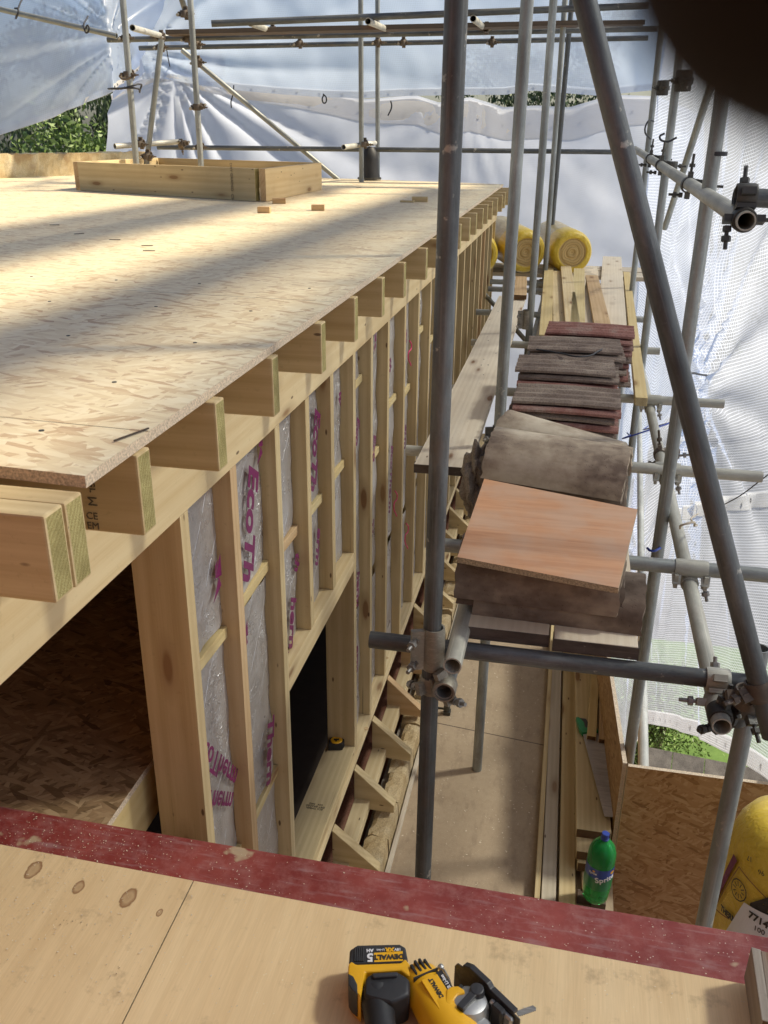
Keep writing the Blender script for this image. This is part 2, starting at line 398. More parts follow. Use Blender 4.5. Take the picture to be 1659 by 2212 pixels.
M_['mortar'] = concrete('old_mortar', (.22, .18, .14), (.34, .29, .23), (.42, .37, .30))
M_['brick'] = concrete('soft_yellow_brick', (.42, .30, .15), (.55, .42, .24), (.66, .55, .36))
M_['stone'] = concrete('sandy_rendered_kerb', (.42, .32, .18), (.56, .46, .28), (.66, .58, .42), (.30, .20, .10))
M_['dark'] = plain('shade_coloured_lining', (.05, .035, .025), .95)  # near black colour stands in for shade inside the loft
M_['black'] = plain('black_rubber', (.018, .018, .02), .55, var=.3)
M_['black_plastic'] = plain('black_plastic', (.03, .03, .032), .42, var=.2)
M_['yellow'] = plain('yellow_plastic', (.80, .42, .012), .38, var=.05)
M_['silver'] = plain('brushed_metal', (.42, .42, .41), .42, .8)
M_['white'] = plain('white_print', (.75, .75, .75), .5, var=.03)
M_['magenta'] = plain('magenta_print', (.17, .010, .085), .5, var=.08)
M_['pink'] = plain('pink_string', (.70, .06, .16), .6)
M_['blackprint'] = plain('black_print', (.03, .025, .02), .5)
M_['stamp'] = plain('stamp_ink', (.10, .08, .05), .8)
M_['brownprint'] = plain('brown_print', (.25, .10, .03), .5)
M_['cord'] = plain('dark_cord', (.03, .03, .035), .6)
M_['skin_shade'] = plain('unlit_fingertip', (.003, .003, .003), .95)  # skin coloured black for the shade it lies in
M_['blue'] = plain('blue_print', (.02, .05, .30), .45, var=.05)
M_['orange'] = plain('orange_ply_face', (.62, .33, .17), .6)
def mk_foil():
    g = G('crinkled_foil'); c = g.coord()
    cr = g.n('TexVoronoi', {'feature': 'DISTANCE_TO_EDGE'}, Vector=g.n('VectorMath', {'operation': 'MULTIPLY_ADD'}, i0=g.n('TexNoise', Vector=c, Scale=18.0).outputs[1], i1=(.16, .16, .16), i2=c).outputs[0], Scale=30.0).outputs[0]
    big = g.noise(c, 9, 5, .6)
    sx = g.n('SeparateXYZ', Vector=c)
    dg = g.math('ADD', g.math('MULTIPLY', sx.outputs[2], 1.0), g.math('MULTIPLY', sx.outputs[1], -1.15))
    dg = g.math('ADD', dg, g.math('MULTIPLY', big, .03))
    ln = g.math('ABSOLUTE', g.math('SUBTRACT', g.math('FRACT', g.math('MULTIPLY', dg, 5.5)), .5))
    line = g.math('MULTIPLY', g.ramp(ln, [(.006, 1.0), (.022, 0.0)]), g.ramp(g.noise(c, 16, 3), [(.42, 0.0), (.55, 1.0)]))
    crease_glint = g.ramp(cr, [(0.0, 1.0), (.05, 0.0)])  # white glints painted along the creases
    crease_glint = g.math('MULTIPLY', crease_glint, g.ramp(g.noise(c, 8, 4, .7), [(.47, 0.0), (.62, .9)]))
    scrim_glint = g.math('MAXIMUM', line, crease_glint)
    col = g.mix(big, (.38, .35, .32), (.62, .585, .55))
    col = g.mix(scrim_glint, col, (1.0, 1.0, 1.0))
    g.bump(g.math('ADD', g.math('MULTIPLY', big, 1.2), g.math('MULTIPLY', scrim_glint, .5)), .8, .012)
    return g.done(col, g.ramp(big, [(.3, .24), (.7, .42)]), .42)
M_['foil'] = mk_foil()
def mk_sheet(name, tint, open_, clear, thread=.86, sc=50.0, lower=None):
    """reinforced translucent sheeting: thread grid + milky film; open_ = share of light that passes straight through the film"""
    g = G(name); uv = g.n('TexCoord').outputs['UV']
    s = g.n('SeparateXYZ', Vector=uv); c = g.n('TexCoord').outputs['Object']
    lines = []
    for k in (0, 1):
        fr = g.math('FRACT', g.math('MULTIPLY', s.outputs[k], sc))
        lines.append(g.math('GREATER_THAN', fr, .80))
    ln = g.math('MAXIMUM', lines[0], lines[1])
    fold = g.noise(c, 2.2, 5, .6)
    trans = g.n('BsdfTransparent', Color=(*clear, 1)).outputs[0]
    dif = g.n('BsdfDiffuse', Color=(*tint, 1)).outputs[0]; tl = g.n('BsdfTranslucent', Color=(*tint, 1)).outputs[0]
    body = g.n('MixShader', Fac=.66, i1=dif, i2=tl).outputs[0]
    gl = g.n('BsdfGlossy', Color=(1, 1, 1, 1), Roughness=.35).outputs[0]
    body = g.n('MixShader', Fac=.03, i1=body, i2=gl).outputs[0]
    fac = g.n('Mix', {'data_type': 'FLOAT'}); g.set(fac.inputs[0], ln)
    g.set(fac.inputs[2], g.math('ADD', g.math('MULTIPLY', fold, .35), 1 - open_ - .17)); g.set(fac.inputs[3], thread)
    fo = fac.outputs[0]
    if lower:
        zc = g.n('SeparateXYZ', Vector=c).outputs[2]
        k_ = g.n('MapRange', Value=g.math('ADD', zc, g.math('MULTIPLY', fold, .25)), i1=lower, i2=lower + .9, i3=0.0, i4=1.0).outputs[0]
        fo = g.math('MULTIPLY', fo, g.math('ADD', g.math('MULTIPLY', k_, .42), g.math('ADD', .58, g.math('MULTIPLY', ln, .30))))
    mx = g.n('MixShader', Fac=fo, i1=trans, i2=body)
    g.nt.links.new(mx.outputs[0], g.out.inputs[0])
    return g.m
M_['sheet'] = mk_sheet('debris_sheeting', (.74, .81, .97), .52, (.72, .82, 1.0), .9, 50.0, -1.5)
M_['sheet_back'] = mk_sheet('milky_debris_sheeting', (.76, .82, .96), .10, (.9, .95, 1.0), .93)
M_['sheet_upper'] = mk_sheet('thin_debris_sheeting', (.64, .75, .95), .26, (.82, .9, 1.0), .82)
g = G('sheet_hem'); g.set(g.out.inputs[0], g.n('MixShader', Fac=.55, i1=g.n('BsdfDiffuse', Color=(.86, .82, .76, 1)).outputs[0], i2=g.n('BsdfTranslucent', Color=(.86, .82, .76, 1)).outputs[0]).outputs[0]); M_['hem'] = g.m
g = G('grass'); c = g.coord(False); M_['grass'] = g.done(g.ramp(g.noise(c, 3, 8, .8), [(.3, (.06, .12, .02)), (.7, (.16, .27, .06))]), .9)
g = G('leaf'); c = g.coord(False, 'Generated'); rr = g.n('NewGeometry').outputs['Random Per Island']
g.set(g.b.inputs['Subsurface Weight'], 0.0); M_['leaf'] = g.done(g.ramp(rr, [(0, (.020, .042, .015)), (.6, (.06, .10, .035)), (.9, (.13, .19, .07)), (1, (.34, .40, .26))]), .55)
g = G('leaf_light'); rr = g.n('NewGeometry').outputs['Random Per Island']
M_['leaf_light'] = g.done(g.ramp(rr, [(0, (.05, .10, .02)), (1, (.22, .32, .08))]), .55)
M_['bark'] = plain('bark', (.09, .065, .045), .95, var=.4, scale=30)
M_['slate'] = concrete('grey_roof_tile', (.10, .095, .09), (.17, .16, .15), (.24, .23, .21))
M_['housebrick'] = concrete('red_house_brick', (.24, .11, .07), (.32, .15, .10), (.38, .21, .14))

# ------------------------------------------------------------------ setting
M_['earth'] = plain('garden_paving', (.13, .13, .135), .9, var=.3, scale=3)
def ground():
    mb = MB(); mb.add([(-150, -60, -7.4), (150, -60, -7.4), (150, 250, -7.4), (-150, 250, -7.4)], [(0, 1, 2, 3)])
    tag(mb.build('ground', M_['earth']), kind='structure')
    mb = MB(); mb.add([(.8, 7.2, -7.39), (4.5, 7.2, -7.39), (4.5, 13, -7.39), (.8, 13, -7.39)], [(0, 1, 2, 3)])
    tag(mb.build('lawn', M_['grass']), kind='structure')
ground()
def tree(name, x, y, z0, h, r, n, mt, lab, droop=1.0, seed=1, group=None, leaf_size=.85):
    rnd = random.Random(seed); t = empty(name, (x, y, z0), lab, 'tree', group)
    mb = MB(); mb.cyl((x, y, z0), (x + .2, y, z0 + h * .55), .28, .14, 10)
    for k in range(7):
        a = rnd.uniform(0, 6.28); mb.cyl((x + .1, y, z0 + h * rnd.uniform(.3, .5)), (x + r * .6 * math.cos(a), y + r * .6 * math.sin(a), z0 + h * rnd.uniform(.6, .85)), .09, .03, 6)
    mb.build('trunk', M_['bark'], t, smooth=True)
    cl = []
    for k in range(70):
        a = rnd.uniform(0, 6.28); q = rnd.random() ** .5; zz = rnd.uniform(.18, 1.0)
        rad = r * q * math.sqrt(max(.05, 1 - (2 * zz - 1.05) ** 2))
        cl.append((x + rad * math.cos(a), y + rad * math.sin(a), z0 + h * zz, rnd.uniform(.35, .8)))
    mb = MB()
    for k in range(n):
        cx, cy, cz, cr = cl[rnd.randrange(len(cl))]
        d = V((rnd.gauss(0, 1), rnd.gauss(0, 1), rnd.gauss(0, 1))).normalized() * cr * rnd.uniform(.5, 1.05)
        p = V((cx, cy, cz)) + d
        L = rnd.uniform(.10, .20) * leaf_size; wd = L * rnd.uniform(.13, .24)
        ax = V((rnd.gauss(0, .5), rnd.gauss(0, .5), -droop + rnd.gauss(0, .45))).normalized()
        sd_ = ax.cross(V((rnd.gauss(0, 1), rnd.gauss(0, 1), rnd.gauss(0, .3)))).normalized() * wd
        mb.add([p, p + ax * L * .5 + sd_, p + ax * L, p + ax * L * .5 - sd_], [(0, 1, 2, 3)])
    me = bpy.data.meshes.new('crown'); me.from_pydata(mb.v, [], mb.f)
    link('crown', me, mt, None, t)
tg = 'trees behind the sheeting'
tree('leafy_tree', -10.2, 21, -7.4, 10.0, 3.3, 70000 , M_['leaf'], 'dense dark green tree seen under the raised sheet at the far left', 1.6, 3, tg)
tree('leafy_tree', -14.6, 23, -7.4, 9.6, 3.4, 30000, M_['leaf'], 'dark tree at the left edge of the picture behind the light green bush', 1.0, 8, tg)
tree('leafy_tree', -1.2, 24, -7.4, 9.9, 4.2, 26000, M_['leaf'], 'dark tree showing through the slot between upper and lower back sheets', .8, 5, tg)
tree('leafy_tree', 6.6, 25, -7.4, 9.4, 4.0, 14000, M_['leaf'], 'dark tree behind the sheets to the right of the far posts', .8, 6, tg)
tree('leafy_bush', -8.9, 15.2, -4.6, 4.6, 1.1, 7000, M_['leaf_light'], 'light green bush beside the yellow kerb at the left edge', .2, 9)
tree('leafy_bush', 1.35, 9.9, -7.4, 1.0, .7, 12000, M_['leaf_light'], 'low leafy garden bush beside the lawn far below the right sheet', .1, 12, None, .35)
# neighbouring pent roof low on the right
t = empty('tiled_roof', (2.4, 7.4, -7.4), 'low grey tiled roof beside the lawn below the right sheet', 'roof')
mb = MB()
o0 = V((1.2, 8.4, -6.15)); ux = V((1, -.12, 0)).normalized(); uy = V((-.1, -.8, -.45)).normalized(); uz = ux.cross(uy)
for i in range(9):
    for j in range(8):
        p = o0 + ux * (i * .33 + (j % 2) * .16) + uy * (j * .26)
        M = basis(p, ux, uy); mb.box((0, -.02, -.02), (.322, .28, .0 + .012), Matrix.Rotation(0, 4, 'X') if False else M @ Matrix.Rotation(.05, 4, 'X'))
mb.build('roof_tiles', M_['slate'], t)
mb = MB(); mb.box((1.3, 6.4, -7.4), (4.2, 8.3, -6.95)); mb.build('wall', M_['housebrick'], t)
# distant brick chimney among the trees
t = empty('brick_chimney', at(108, 352, y=19), 'small orange brick chimney among the leaves at the left edge', 'chimney')
p = at(108, 340, y=19); mb = MB(); mb.box((p.x - .28, 18.8, -7.4), (p.x + .28, 19.3, p.z + .02)); mb.box((p.x - .33, 18.75, p.z + .02), (p.x + .33, 19.35, p.z + .12)); mb.build('stack', M_['housebrick'], t)

# house under the works, plus two unseen walls added to block light
t = empty('brick_house', (-3, 5, -7.4), 'brick house carrying the timber dormer and the boarded balcony', 'house')
mb = MB(); mb.box((-7, -2.5, -7.4), (.40, 9.25, -3.05)); mb.build('wall', M_['housebrick'], t)
mb = MB(); mb.box((-7, -1.3, -3.04), (1.1, -1.05, 1.5)); mb.build('wall', M_['housebrick'], t)  # added unseen wall behind the camera, cuts fill light from there
mb = MB(); mb.box((-1.80, -1.05, -1.44), (-1.70, .93, 1.3)); mb.build('wall', M_['housebrick'], t)  # added unseen wall at the near left, keeps light out of the loft

mb = MB(); mb.box((-.575, 0.2, -3.03), (.405, 9.2, -3.0)); tag(mb.build('balcony_floor', mk_deckfloor()), kind='structure')

# ------------------------------------------------------------------ timber dormer
DOR = empty('timber_dormer', (-1.5, 5, -2.65), 'large timber framed dormer with osb roof, joist ends and foil insulated stud wall', 'dormer')
TE = [M_['timber'], M_['end']]; TP = [M_['timber_pale'], M_['end_pale']]
ZD = -.432
# roof deck of three rows of boards (edge runs slightly askew, as laid)
near_l = at(-260, 1000, z=ZD); c0 = at(183, 1028, z=ZD)
def edge_x(y): return -.627 - (y - 1.035) * .0135
far_r = V((-.745, 9.45, ZD)); far_l = V((-7.2, 11.6, ZD))
nl = V((-7.2, c0.y + .45, ZD))
poly_panel('roof_board', [c0, V((edge_x(9.45), 9.45, ZD)), far_l, nl], .018, [M_['osb_deck'], M_['osb_edge_pale']], DOR)
# joists
JY = [1.2, 1.5, 1.86, 2.262, 2.67, 3.09, 3.505, 4.0, 4.4, 4.8, 5.2, 5.63, 6.02, 6.42, 6.82, 7.2, 7.6, 8.0, 8.42, 8.83, 9.2]
for i, y in enumerate(JY):
    x1 = -.633 + random.uniform(-.006, .006) + (.012 if y < 2.4 else 0)
    timber('joist', (x1, y, -.518), (-4.6, y, -.518), .045, .134, TE, DOR, bevel=.004)
for y in (.962, 1.008):
    timber('trimmer_joist', (-.635 + (y - .962) * .05, y, -.5165), (-4.6, y, -.5165), .045, .127, TE, DOR, bevel=.004)
timber('head_plate', (-.7975, -1.2, -.67), (-.7975, 9.28, -.67), .045, .169, TP, DOR)
# lining boards and foil between the joists seen at the near edge
mb = MB(); mb.box((-4.6, 1.032, -.462), (-.80, 1.176, -.455)); mb.build('rafter_foil', M_['foil'], DOR)
# studs
SX0, SX1 = -.903, -.777
def stud(y, z0, z1, wd=.043, mats=TE, dx=0):
    timber('stud', ((SX0 + SX1) / 2 + dx, y, z0), ((SX0 + SX1) / 2 + dx, y, z1), wd, SX1 - SX0, mats, DOR, up=(1, 0, 0), bevel=.0015)
full = [1.652, 1.951, 2.300, 3.237, 3.550, 3.902, 4.315, 4.717, 5.12, 5.52, 5.92, 6.325, 6.715, 7.11, 7.52, 7.9, 8.2, 8.55, 8.9, 9.2]
for i, y in enumerate(full):
    stud(y, -2.55 if y == 1 else -2.598, -.7565, .043, [M_['timber_warm'], M_['end']] if i in (1, 16) else TE)
for y in (2.602, 2.905): stud(y, -1.578, -.7565)
timber('window_head', (-.84, 2.322, -1.62), (-.84, 3.215, -1.62), .126, .082, TP, DOR)
timber('sole_plate', (-.838, 1.0, -2.625), (-.838, 9.28, -2.625), .13, .052, TP, DOR)
timber('window_sill', (-.840, 1.7, -2.5735), (-.840, 3.214, -2.5735), .13, .047, [M_['timber'], M_['end']], DOR)
for i, y in enumerate((3.35, 3.62, 3.42, 3.75, 4.05, 4.15)):      # sawn plugs in the plate
    mb = MB(); mb.cyl((-.81 + .03 * (i % 3) - .02, y, -2.600), (-.81 + .03 * (i % 3) - .02, y, -2.5975), .011, n=14); mb.build('plug', M_['timber_warm'], DOR)
# insulation boards in the bays
bays = [(1.675, 1.928, -2.6), (1.974, 2.277, -2.6), (2.323, 2.579, -1.578), (2.625, 2.882, -1.578), (2.928, 3.214, -1.578)]
ys = full[3:]
for a, b in zip(ys[:-1], ys[1:]):
    if a < 5.3: bays.append((a + .024, b - .024, -2.6))
NOG = [(-1.205, M_['timber_yellow']), (-1.20, M_['timber_yellow']), (-1.195, M_['timber_warm']), (-1.20, M_['timber_yellow']), (-1.19, M_['timber_yellow'])]
for k, (a, b, zb) in enumerate(bays):
    zn = NOG[k][0] if k < 5 else -1.2 + random.uniform(-.3, .3)
    segs = [(-.757, zn + .02), (zn - .022, zb if zb > -1.7 else -1.93), ]
    if zb < -1.7: segs.append((-1.975, zb))
    for (z1, z0) in segs:
        if z1 - z0 < .05: continue
        nu, nv = 8, max(6, int((z1 - z0) / .035)); vs = []
        sd_ = random.random() * 50
        for j in range(nv + 1):
            for i in range(nu + 1):
                y = a + (b - a) * i / nu; z = z0 + (z1 - z0) * j / nv
                e = noise.noise(V((y * 9 + sd_, z * 7, 3))) * .009 + noise.noise(V((y * 30 + sd_, z * 22, 9))) * .003
                if i in (0, nu): e -= .006
                vs.append((-.822 + e, y, z))
        mb = MB(); mb.add(vs, [(j * (nu + 1) + i, j * (nu + 1) + i + 1, (j + 1) * (nu + 1) + i + 1, (j + 1) * (nu + 1) + i) for j in range(nv) for i in range(nu)])
        ins = mb.build('insulation_board', M_['foil'], DOR, smooth=True, angle=3.1)
        mb = MB(); mb.box((-.895, a + .001, z0 + .002), (-.842, b - .001, z1 - .002)); mb.build('foam_core', M_['timber_yellow'], ins)
    for zz, mt in [(zn, NOG[k][1] if k < 5 else M_['timber_yellow'])] + ([(-1.952, M_['timber_yellow'])] if (zb < -1.7 and k < 2) else []):
        timber('noggin', (-.853, a, zz), (-.853, b, zz + random.uniform(-.015, .015)), .082, .032, [mt, M_['end_pale']], DOR)
def eco(s, y, z, size, ang=0.30, mt='magenta'):
    """lettering printed on the foil, reading downwards; y,z = centre"""
    t_ = V((0, -math.sin(ang), -math.cos(ang))); u_ = V((0, math.cos(ang), -math.sin(ang)))
    text('printed_lettering', s, size, basis((-.8085, y, z), t_, u_), M_[mt], DOR, bold=size * .035, xs=1.12, shear=.25)
def logo(y, z, s):
    mb = MB()
    for q in ([(-.5, -.9), (.45, -.5), (.25, .0)], [(-.15, .05), (.55, -.1), (.55, .9)], [(-.1, .15), (.3, .75), (-.05, .6)]):
        mb.add([(-.8085, y + a * s, z + b * s) for a, b in q], [(0, 1, 2)])
    mb.build('printed_arrow', M_['magenta'], DOR)
eco('EcoTh', 2.135, -.985, .112); logo(1.875, -1.03, .062); logo(2.235, -.80, .05)
eco('er', 2.37, -.82, .085); eco('EcoTh', 2.79, -.99, .098); eco('herm', 2.47, -1.50, .085, .25); eco('erm', 2.80, -1.36, .075)
eco('th', 2.545, -1.30, .07); eco('m', 3.36, -.90, .07); eco('Eco', 3.42, -1.12, .07); eco('w', 3.14, -.90, .06)
eco('Thern', 2.20, -1.80, .085, .2); logo(2.04, -1.30, .05); eco('herm', 3.42, -1.85, .07, .1); logo(3.75, -.82, .05)
for (y, z, s) in ((3.75, -1.3, 'Eco'), (3.7, -1.75, 'Therm'), (4.1, -1.0, 'th'), (4.15, -1.6, 'EcoTherm'), (4.5, -.95, 'Th'), (4.55, -1.5, 'erm'), (3.4, -2.2, 'erm')): eco(s, y, z, .075, .12)
text('printed_lettering', 'EcoTherm', .085, basis((-.8085, 1.80, -1.545), (0, .62, -.78), (0, -.78, -.62)), M_['magenta'], DOR, bold=.0012)
text('printed_lettering', 'Therm', .08, basis((-.8085, 1.79, -1.66), (0, .75, -.66), (0, -.66, -.75)), M_['magenta'], DOR, bold=.0012)
# timber stamps
def stamp(s, size, M): text('timber_stamp', s, size, M, M_['stamp'], DOR)
stamp('timber M', .022, basis((-.705, 1.1765, -.50), (0, 0, -1), (-1, 0, 0)))
stamp('DRY', .022, basis((-.742, 1.1765, -.475), (0, 0, -1), (-1, 0, 0)))
stamp('CE\nEM', .017, basis((-.71, 1.1765, -.567), (1, .0, -.0), (0, 0, 1)))
stamp('SCA TIMBER\nDRY GRADED\nC24   0402', .013, basis((-.845, 2.80, -2.5492), (-1, 0, 0), (0, -1, 0)))
stamp('C24', .03, basis((-.85, 9.9, -.5), (1, 0, 0), (0, 0, 1))) if False else None
# loft floor inside and linings coloured dark for its shade
panel('floor_board', (-4.6, 1.25, -1.470), (1, 0, 0), (0, 1, 0), 3.66, 3.9, .018, [M_['osb_floor'], M_['osb_edge_pale']], DOR)
timber('rim_board', (-.965, 1.25, -1.567), (-.965, 5.1, -1.567), .045, .155, [M_['timber_yellow'], M_['end']], DOR)
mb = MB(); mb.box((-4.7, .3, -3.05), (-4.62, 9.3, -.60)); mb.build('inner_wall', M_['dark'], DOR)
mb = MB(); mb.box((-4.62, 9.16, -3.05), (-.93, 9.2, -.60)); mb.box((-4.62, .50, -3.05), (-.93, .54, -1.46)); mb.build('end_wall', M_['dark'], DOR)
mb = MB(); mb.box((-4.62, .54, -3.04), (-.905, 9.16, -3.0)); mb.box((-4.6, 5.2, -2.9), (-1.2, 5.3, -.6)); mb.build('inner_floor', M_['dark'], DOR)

# rafter feet (triangular) in front of the sole plate
k = 0
for y in (2.03, 2.42, 2.81, 3.203, 3.583, 3.955, 4.36, 4.77, 5.17, 5.57, 5.97, 6.37, 6.77):
    x0, x1 = -.772, -.575 - (.01 if k % 2 else 0)
    mb = MB()
    prof = [(0, 0), (x1 - x0, -.175), (x1 - x0, -.215), (0, -.215)]
    M = basis((x0, y, -2.652), (1, 0, 0), (0, 0, 1))
    mb.prism(prof, -.0225, .0225, M)
    o = mb.build('rafter_foot', M_['timber' if k not in (5, 6) else 'timber_warm'], None, bevel=.0015)
    ordn = ['first', 'second', 'third', 'fourth', 'fifth', 'sixth', 'seventh', 'eighth', 'ninth', 'tenth', 'eleventh', 'twelfth', 'thirteenth'][k]
    tag(o, f'triangular sawn rafter foot against the sole plate, {ordn} counted from the red board', 'timber block', 'triangular rafter feet along the sole plate'); k += 1
# inner wall plate (lit) and the broken brickwork
for a, b in zip([1.2, 2.065, 2.45, 2.84, 3.235, 3.615, 3.985, 4.39, 4.8], [1.99, 2.39, 2.78, 3.17, 3.55, 3.925, 4.33, 4.74, 6.6]): pass
tag(timber('wall_plate', (-.735, 1.1, -2.845), (-.735, 8.8, -2.845), .07, .06, [M_['timber_pale'], M_['end']], None), 'pale timber wall plate lying below the rafter feet beside the brickwork', 'wall plate')
t = empty('brick_wall', (-.63, 4, -3.0), 'crumbling yellow brick wall top between the rafter feet and the balcony floor', 'brick wall')
y = 1.1
while y < 8.6:
    L = random.uniform(.19, .235); z1 = -2.885 + random.uniform(-.012, .008); x0 = -.675 + random.uniform(-.02, .012)
    mb = MB(); n1, n2 = 7, 4
    gx = [x0 + (-.597 + .012 - x0) * i / n2 for i in range(n2 + 1)]
    top = [V((gx[i] + random.uniform(-.003, .003), y + L * j / n1, z1 + random.uniform(-.006, .004) - (.01 if i in (0, n2) else 0))) for j in range(n1 + 1) for i in range(n2 + 1)]
    mb.add(top, [(j * (n2 + 1) + i, j * (n2 + 1) + i + 1, (j + 1) * (n2 + 1) + i + 1, (j + 1) * (n2 + 1) + i) for j in range(n1) for i in range(n2)])
    ed = [j * (n2 + 1) + n2 for j in range(n1 + 1)]
    lo = [V((-.580 + random.uniform(-.003, .003), top[e].y, -3.0)) for e in ed]
    mb.add([top[e] for e in ed] + lo, [(j, j + 1, n1 + 2 + j, n1 + 1 + j) for j in range(n1)])
    ed = [j * (n2 + 1) for j in range(n1 + 1)]; lo = [V((x0 - .005, top[e].y, -3.0)) for e in ed]
    mb.add([top[e] for e in ed] + lo, [(j, n1 + 1 + j, n1 + 2 + j, j + 1) for j in range(n1)])
    for jj in (0, n1):
        r = top[jj * (n2 + 1):(jj + 1) * (n2 + 1)]; lo = [V((p.x, p.y, -3.0)) for p in r]
        mb.add(r + lo, [(i, i + 1, n2 + 2 + i, n2 + 1 + i) for i in range(n2)])
    mb.build('brick', M_['brick'], t)
    y += L + random.choice((.006, .008, .05, .008))
mb = MB(); mb.box((-.700, 1.1, -3.0), (-.655, 8.6, -2.935)); mb.build('mortar_bed', M_['mortar'], t)
tag(timber('edge_trim', (-.566, 1.2, -2.985), (-.566, 8.8, -2.985), .018, .03, [M_['timber_grey'], M_['end']], None), 'thin grey batten along the foot of the brick wall on the balcony floor', 'batten')

# ------------------------------------------------------------------ red board and plywood in the foreground
tag(panel('red_board', (-1.9, .30, -1.464), (1, -.008, 0), (0, 1, 0), 3.6, 1.155, .005, [mk_red(), M_['osb_edge_dark']]), 'red painted board whose edge shows beyond the plywood', 'painted board')
knots = [(at(px, py, z=-1.45).x, at(px, py, z=-1.45).y, rad, .9) for px, py, rad in ((72, 1879, .022), (170, 1916, .016), (277, 1939, .022), (345, 1971, .009))]
M_['ply'] = mk_ply('plywood_face', (.86, .65, .37), (.71, .50, .26), knots)
yf = lambda x: 1.345 - .012 * x
s0 = at(417, 1905, z=-1.45); s1 = at(205, 2330, z=-1.45)
def ply_sheet(pts, lab):
    o = poly_panel('plywood_sheet', pts, .012, [M_['ply'], M_['osb_edge']]); tag(o, lab, 'plywood sheet', 'plywood sheets in the foreground')
zp = -1.45
eL, eR = at(0, 1824, z=zp), at(1540, 2113, z=zp)
ep = lambda x: eL + (eR - eL) * ((x - eL.x) / (eR.x - eL.x))
sy = ep(s0.x); dx = (s1 - s0) / (s1.y - s0.y)
nearp = lambda off: V((s0.x + dx.x * (.35 - s0.y) + off, .35, zp))
ply_sheet([V((-1.85, .35, zp)), nearp(-.0012), ep(s0.x - .0012), ep(-1.85)], 'knotty plywood sheet at the bottom left of the picture')
ply_sheet([nearp(.0012), V((1.0, .35, zp)), ep(1.0), ep(s0.x + .0012)], 'plywood sheet under the jigsaw, right of the seam')
for k, (px, py, py2, wd) in enumerate(((1619, 2080, 2240, .018), (1643, 2088, 2250, .022))):
    a = at(px + 6, py, z=-1.40); b = at(px + 30, py2, z=-1.40)
    tag(timber('rough_batten', a, b, wd, .075, [M_['timber_old'], M_['end_brown']], None, rough=.0015), ['rough grey sawn batten on edge, the left one of two at the bottom right corner', 'rough grey sawn batten on edge, the right one of two at the bottom right corner'][k], 'batten', 'rough battens in the bottom right corner')

# ------------------------------------------------------------------ curb box on the roof
bl, br, bb = at(170, 411, z=ZD), at(569, 436, z=ZD), at(690, 410, z=ZD)
bk = bl + (bb - br); H = .215
t = empty('timber_upstand', (bl + br + bb + bk) / 4, 'square timber upstand for a roof light standing on the osb roof', 'roof light upstand')
up = V((0, 0, H / 2 + .002))
fx = (br - bl).normalized(); fy = (bb - br).normalized()
c = .022
timber('side_board', bl + up + fx * .05, br + up - fx * .05, .045, H, TE, t)
timber('side_board', br + up + fy * 0, bb + up, .045, H, [M_['timber_pale'], M_['timber_warm']], t)
timber('side_board', bk + up + fx * .05, bb + up - fx * .03, .045, H, TE, t)
timber('side_board', bl + up, bk + up, .045, H, [M_['timber_pale'], M_['timber_warm']], t)
stampM = basis(br + V((0, 0, .12)) - fx * .28 - fy * .03, (0, 0, -1), fx)
text('timber_stamp', 'DRY GRADED  C24', .03, stampM, M_['stamp'], t)
for jy in (1.2, 1.5, 1.86, 2.262, 2.67):
    for q in range(5):
        x_ = -.80 - q * .31 + random.uniform(-.03, .03); mb = MB(); mb.cyl((x_, jy + .004, ZD - .002), (x_, jy + .004, ZD + .0012), .0045, n=10)
        mb.build('screw_head', M_['fit_dark'], DOR)
# offcuts on the deck
for k, (px, py, sx, sy, ang, lab) in enumerate(((603, 440, .09, .05, .3, 'small timber offcut on the roof nearest the corner of the upstand'),
        (571, 460, .075, .045, .1, 'small timber offcut on the roof lowest of the three near the upstand'),
        (687, 455, .08, .045, .2, 'small timber offcut on the roof right of the upstand'),
        (907, 436, .11, .06, .1, 'pale timber block on the far right of the roof beside a shaving'),
        (880, 437, .10, .04, -.2, 'dark flat splinter of wood beside the pale block on the roof'))):
    p = at(px, py, z=ZD); h = .035 if k != 4 else .012
    d = V((math.cos(ang), math.sin(ang), 0)) * sx / 2; p = p + V((0, 0, h / 2 + .0005))
    tag(timber('offcut', p - d, p + d, sy, h, [M_['timber_warm' if k < 3 else 'timber'], M_['end_pale']]), lab, 'offcut')
# screws and shavings
for k, (px, py, an) in enumerate(((118, 487, .3), (171, 506, 1.0), (248, 519, .2), (318, 532, .1), (322, 543, .15), (285, 942, 1.25), (775, 406, 0))):
    p = at(px, py, z=ZD) + V((0, 0, .003)); L = .05 if k != 5 else .075
    d = V((math.cos(an), math.sin(an), 0)) * L / 2
    tag(timber('wood_splinter', p - d, p + d, .0035, .003, [M_['timber_brown'], M_['end_brown']]), ['dark splinter left of the shaded band at the left edge of the roof', 'splinter on the roof in front of the upstand, second from the left', 'splinter on the roof in front of the upstand, third from the left', 'upper of two short splinters lying together on the roof', 'lower of two short splinters lying together on the roof', 'long thin brown splinter near the front corner of the osb roof', 'tiny splinter on the roof behind the upstand'][k], 'splinter')
